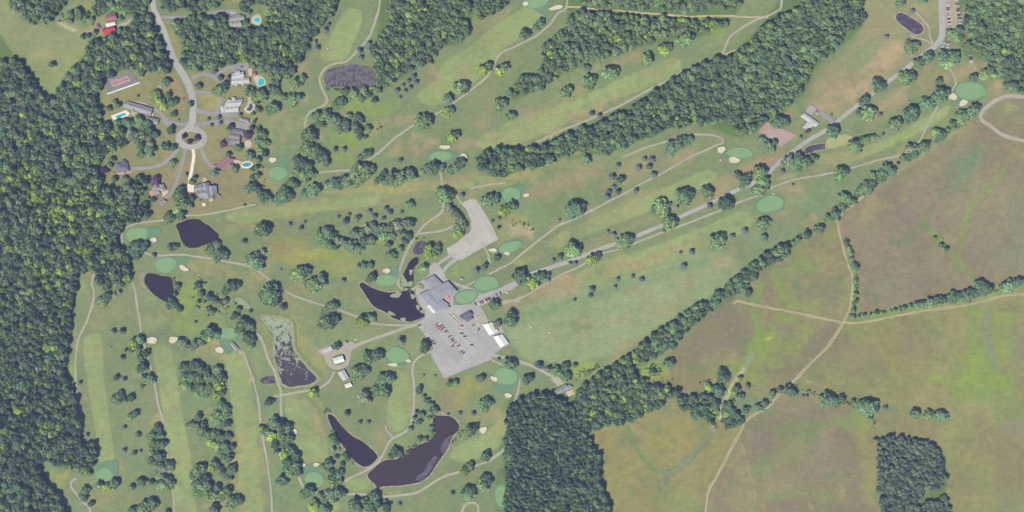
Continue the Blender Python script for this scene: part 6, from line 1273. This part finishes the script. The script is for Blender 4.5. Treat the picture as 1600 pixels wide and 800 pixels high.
row(6, (1481.5, 66.5), (1478, 80), 8, "rwswkw", "from the top in the right short column below the lone tree", G1)
row(5, (1474, 67.5), (1470.5, 79), 8, "wswkw", "from the top in the left short column below the lone tree", G1)
row(5, (1515.5, 87), (1518, 98), 10, "skdww", "from the top on the lone dry patch", G1)
z4 = lambda x, y: (640 + x / 4, 400 + y / 4)
for i, (x, y, c) in enumerate(((168, 427, 'r'), (177, 440, 'd'), (188, 422, 'w'), (187, 452, 'r'), (199, 436, 'd'), (211, 448, 'k'), (200, 462, 'r'), (228, 470, 'k'), (239, 480, 's'), (202, 486, 'w'), (251, 502, 'd'), (265, 519, 'k'), (271, 530, 'd'), (286, 541, 'r'), (269, 563, 'd'), (305, 561, 'k'), (324, 597, 'd'), (337, 606, 'k'))):
    put('car', *z4(x, y), -30 + 62 + random.uniform(-4, 4), c, "%s car, %s from the clubhouse in the left diagonal rows" % (CN[c], NTH[i]), G2)
for i, (x, y, c) in enumerate(((326, 436, 'r'), (311, 464, 'w'), (325, 484, 'k'), (345, 503, 'k'), (362, 527, 'w'), (371, 540, 'w'), (389, 556, 'k'))):
    put('car', *z4(x, y), -5 + random.uniform(-10, 10), c, "%s car, %s down the middle diagonal row" % (CN[c], NTH[i]), G2)
put('car', *z4(398, 433), 25, 'r', "red car alone near the upper marquee", G2); put('car', *z4(432, 459), 60, 'k', "black car alone below the rows of tan golf carts", G2)
for i, (x, y, c) in enumerate(((60, 433, 'k'), (72, 444, 'w'), (103, 487, 'w'), (112, 497, 'w'), (127, 515, 'w'), (137, 524, 's'), (146, 532, 'k'), (156, 546, 'k'))):
    put('car', *z4(x, y), 28, c, "%s car, %s down the left edge of the car park" % (CN[c], NTH[i]), G2)
for i, (x, y, c) in enumerate(((411, 299, 'k'), (432, 294, 'w'), (445, 290, 'r'), (457, 284, 'k'), (469, 279, 'w'), (480, 275, 'd'), (491, 270, 'r'), (502, 266, 'k'), (521, 257, 's'), (534, 250, 'w'), (545, 244, 'r'), (568, 234, 'k'), (608, 226, 'w'))):
    put('car', *z4(x, y), -62 + random.uniform(-4, 4), c, "%s car, %s from the left along the entrance road end" % (CN[c], NTH[i]), G2)
put('car', 1277, 173.5, -40, 'r', "red car on the drive of the pale roofed house", "cars by houses"); put('car', 1276, 177.5, -40, 'w', "white car on the drive of the pale roofed house", "cars by houses")
put('car', 556, 530.5, 20, 'w', "white car beside the maintenance road", "cars by houses"); put('car', 542, 534, -30, 'k', "black car on the maintenance gravel", "cars by houses"); put('car', 239, 180, 70, 'w', "white car between the long house and its garage", "cars by houses"); put('car', 287, 154, 30, 'd', "maroon car on the dry lawn beside the lane", "cars by houses"); put('car', 716, 401.5, 25, 'w', "white car at the foot of the overflow lot", G2); put('car', 702, 389, 40, 'w', "white car at the left corner of the overflow lot", G2); put('car', 378, 104, 10, 'k', "black car above the stepped house", "cars by houses"); put('car', 765, 375, 40, 'w', "white car at the lower right of the overflow lot", G2); put('car', 181, 34, 60, 'r', "red car between the red barns", "cars by houses"); put('car', 363, 20, 0, 'w', "white car above the top house", "cars by houses")
for r_ in range(5):
    row(7, (744.6 + r_ * .9, 496.4 + r_ * 3.0), (757.6 + r_ * 1.2, 491.2 + r_ * 2.9), 62, "t", "from the left in cart rank %s counted from above" % NTH[r_], "golf carts parked in ranks", 'cart', .2)
row(6, (702, 493), (716, 505), 20, "t", "from the clubhouse in the outer line beside the dark roofed building", "golf carts beside the shop", 'cart')
row(6, (707, 490.5), (720, 503), 20, "t", "from the clubhouse in the inner line beside the dark roofed building", "golf carts beside the shop", 'cart')
for x, y, t in ((829, 510.5, "upper of two on the driving range"), (858.5, 520, "lower of two on the driving range"), (512, 76, "alone on the top mown fairway"), (1125.5, 250, "left of the long wood green"), (789, 416, "on the path above the practice green"), (1208, 303, "above the entrance road green"), (311, 429.5, "on the dry fairway right of the pond hole green"), (692, 645, "at the head of the largest pond")):
    put('cart', x, y, random.uniform(0, 180), 'w', "white golf cart " + t, "golf carts out on the course")
# small garden and course bits
tr = empty("picnic_canopy", W(721, 436)); tag(tr, "small pale canopy on the lawn above the practice green", "canopy")
o = obj("canopy_top", mesh("canopy_top", [(-3, -2, 2.4), (3, -2, 2.4), (3, 2, 2.4), (-3, 2, 2.4), (0, 0, 3.4)], [(0, 1, 4), (1, 2, 4), (2, 3, 4), (3, 0, 4)]), RM['mix'], tr)
for x in (-2.9, 2.9):
    for y in (-1.9, 1.9): obj("leg", POST, None, tr).location = (x, y, -.4)
fn = empty("rail_fence", W(345, 324)); tag(fn, "long pale yellow rail fence below the house gardens", "fence")
fp = P("295,332 320,327 350,322 380,316 396,312"); off = np.array(W(345, 324)); FM = surf('yellow_rail', (206, 186, 116), (196, 176, 112)); FP = box_mesh("fence_post", .3, .3, 1.3, FM)
for i in range(len(fp) - 1):
    a, b2 = np.array(fp[i]), np.array(fp[i + 1]); L_ = np.linalg.norm(b2 - a); n = int(L_ // 4)
    for h in (.5, 1.0):
        o = obj("rail", box_mesh("rail", float(L_), .5, .16, FM), None, fn); mp = (a + b2) / 2; o.location = tuple(np.array(W(mp[0], mp[1], h)) - off); o.rotation_euler = (0, 0, math.atan2(-(b2 - a)[1], (b2 - a)[0]))
    for j in range(n):
        p = a + (b2 - a) * j / n; o = obj("post", FP, None, fn); o.location = tuple(np.array(W(p[0], p[1], 0)) - off)
# ------------------------------------------------------------------ air
HAZE = 0.00004
if HAZE:
    hz = box_mesh("haze", 7000, 7000, ALT + 60, None, -2.0)
    m = bpy.data.materials.new("haze_air"); m.use_nodes = True; nt = m.node_tree
    nt.nodes.remove(nt.nodes["Principled BSDF"])
    pv = nt.nodes.new("ShaderNodeVolumePrincipled")
    pv.inputs["Color"].default_value = (.38, .49, 1.0, 1); pv.inputs["Density"].default_value = HAZE; pv.inputs["Anisotropy"].default_value = 0.1
    nt.links.new(pv.outputs[0], nt.nodes["Material Output"].inputs["Volume"])
    ho = obj("haze", hz, m); tag(ho, "thin pale summer air over the whole site", None, None, 'stuff')
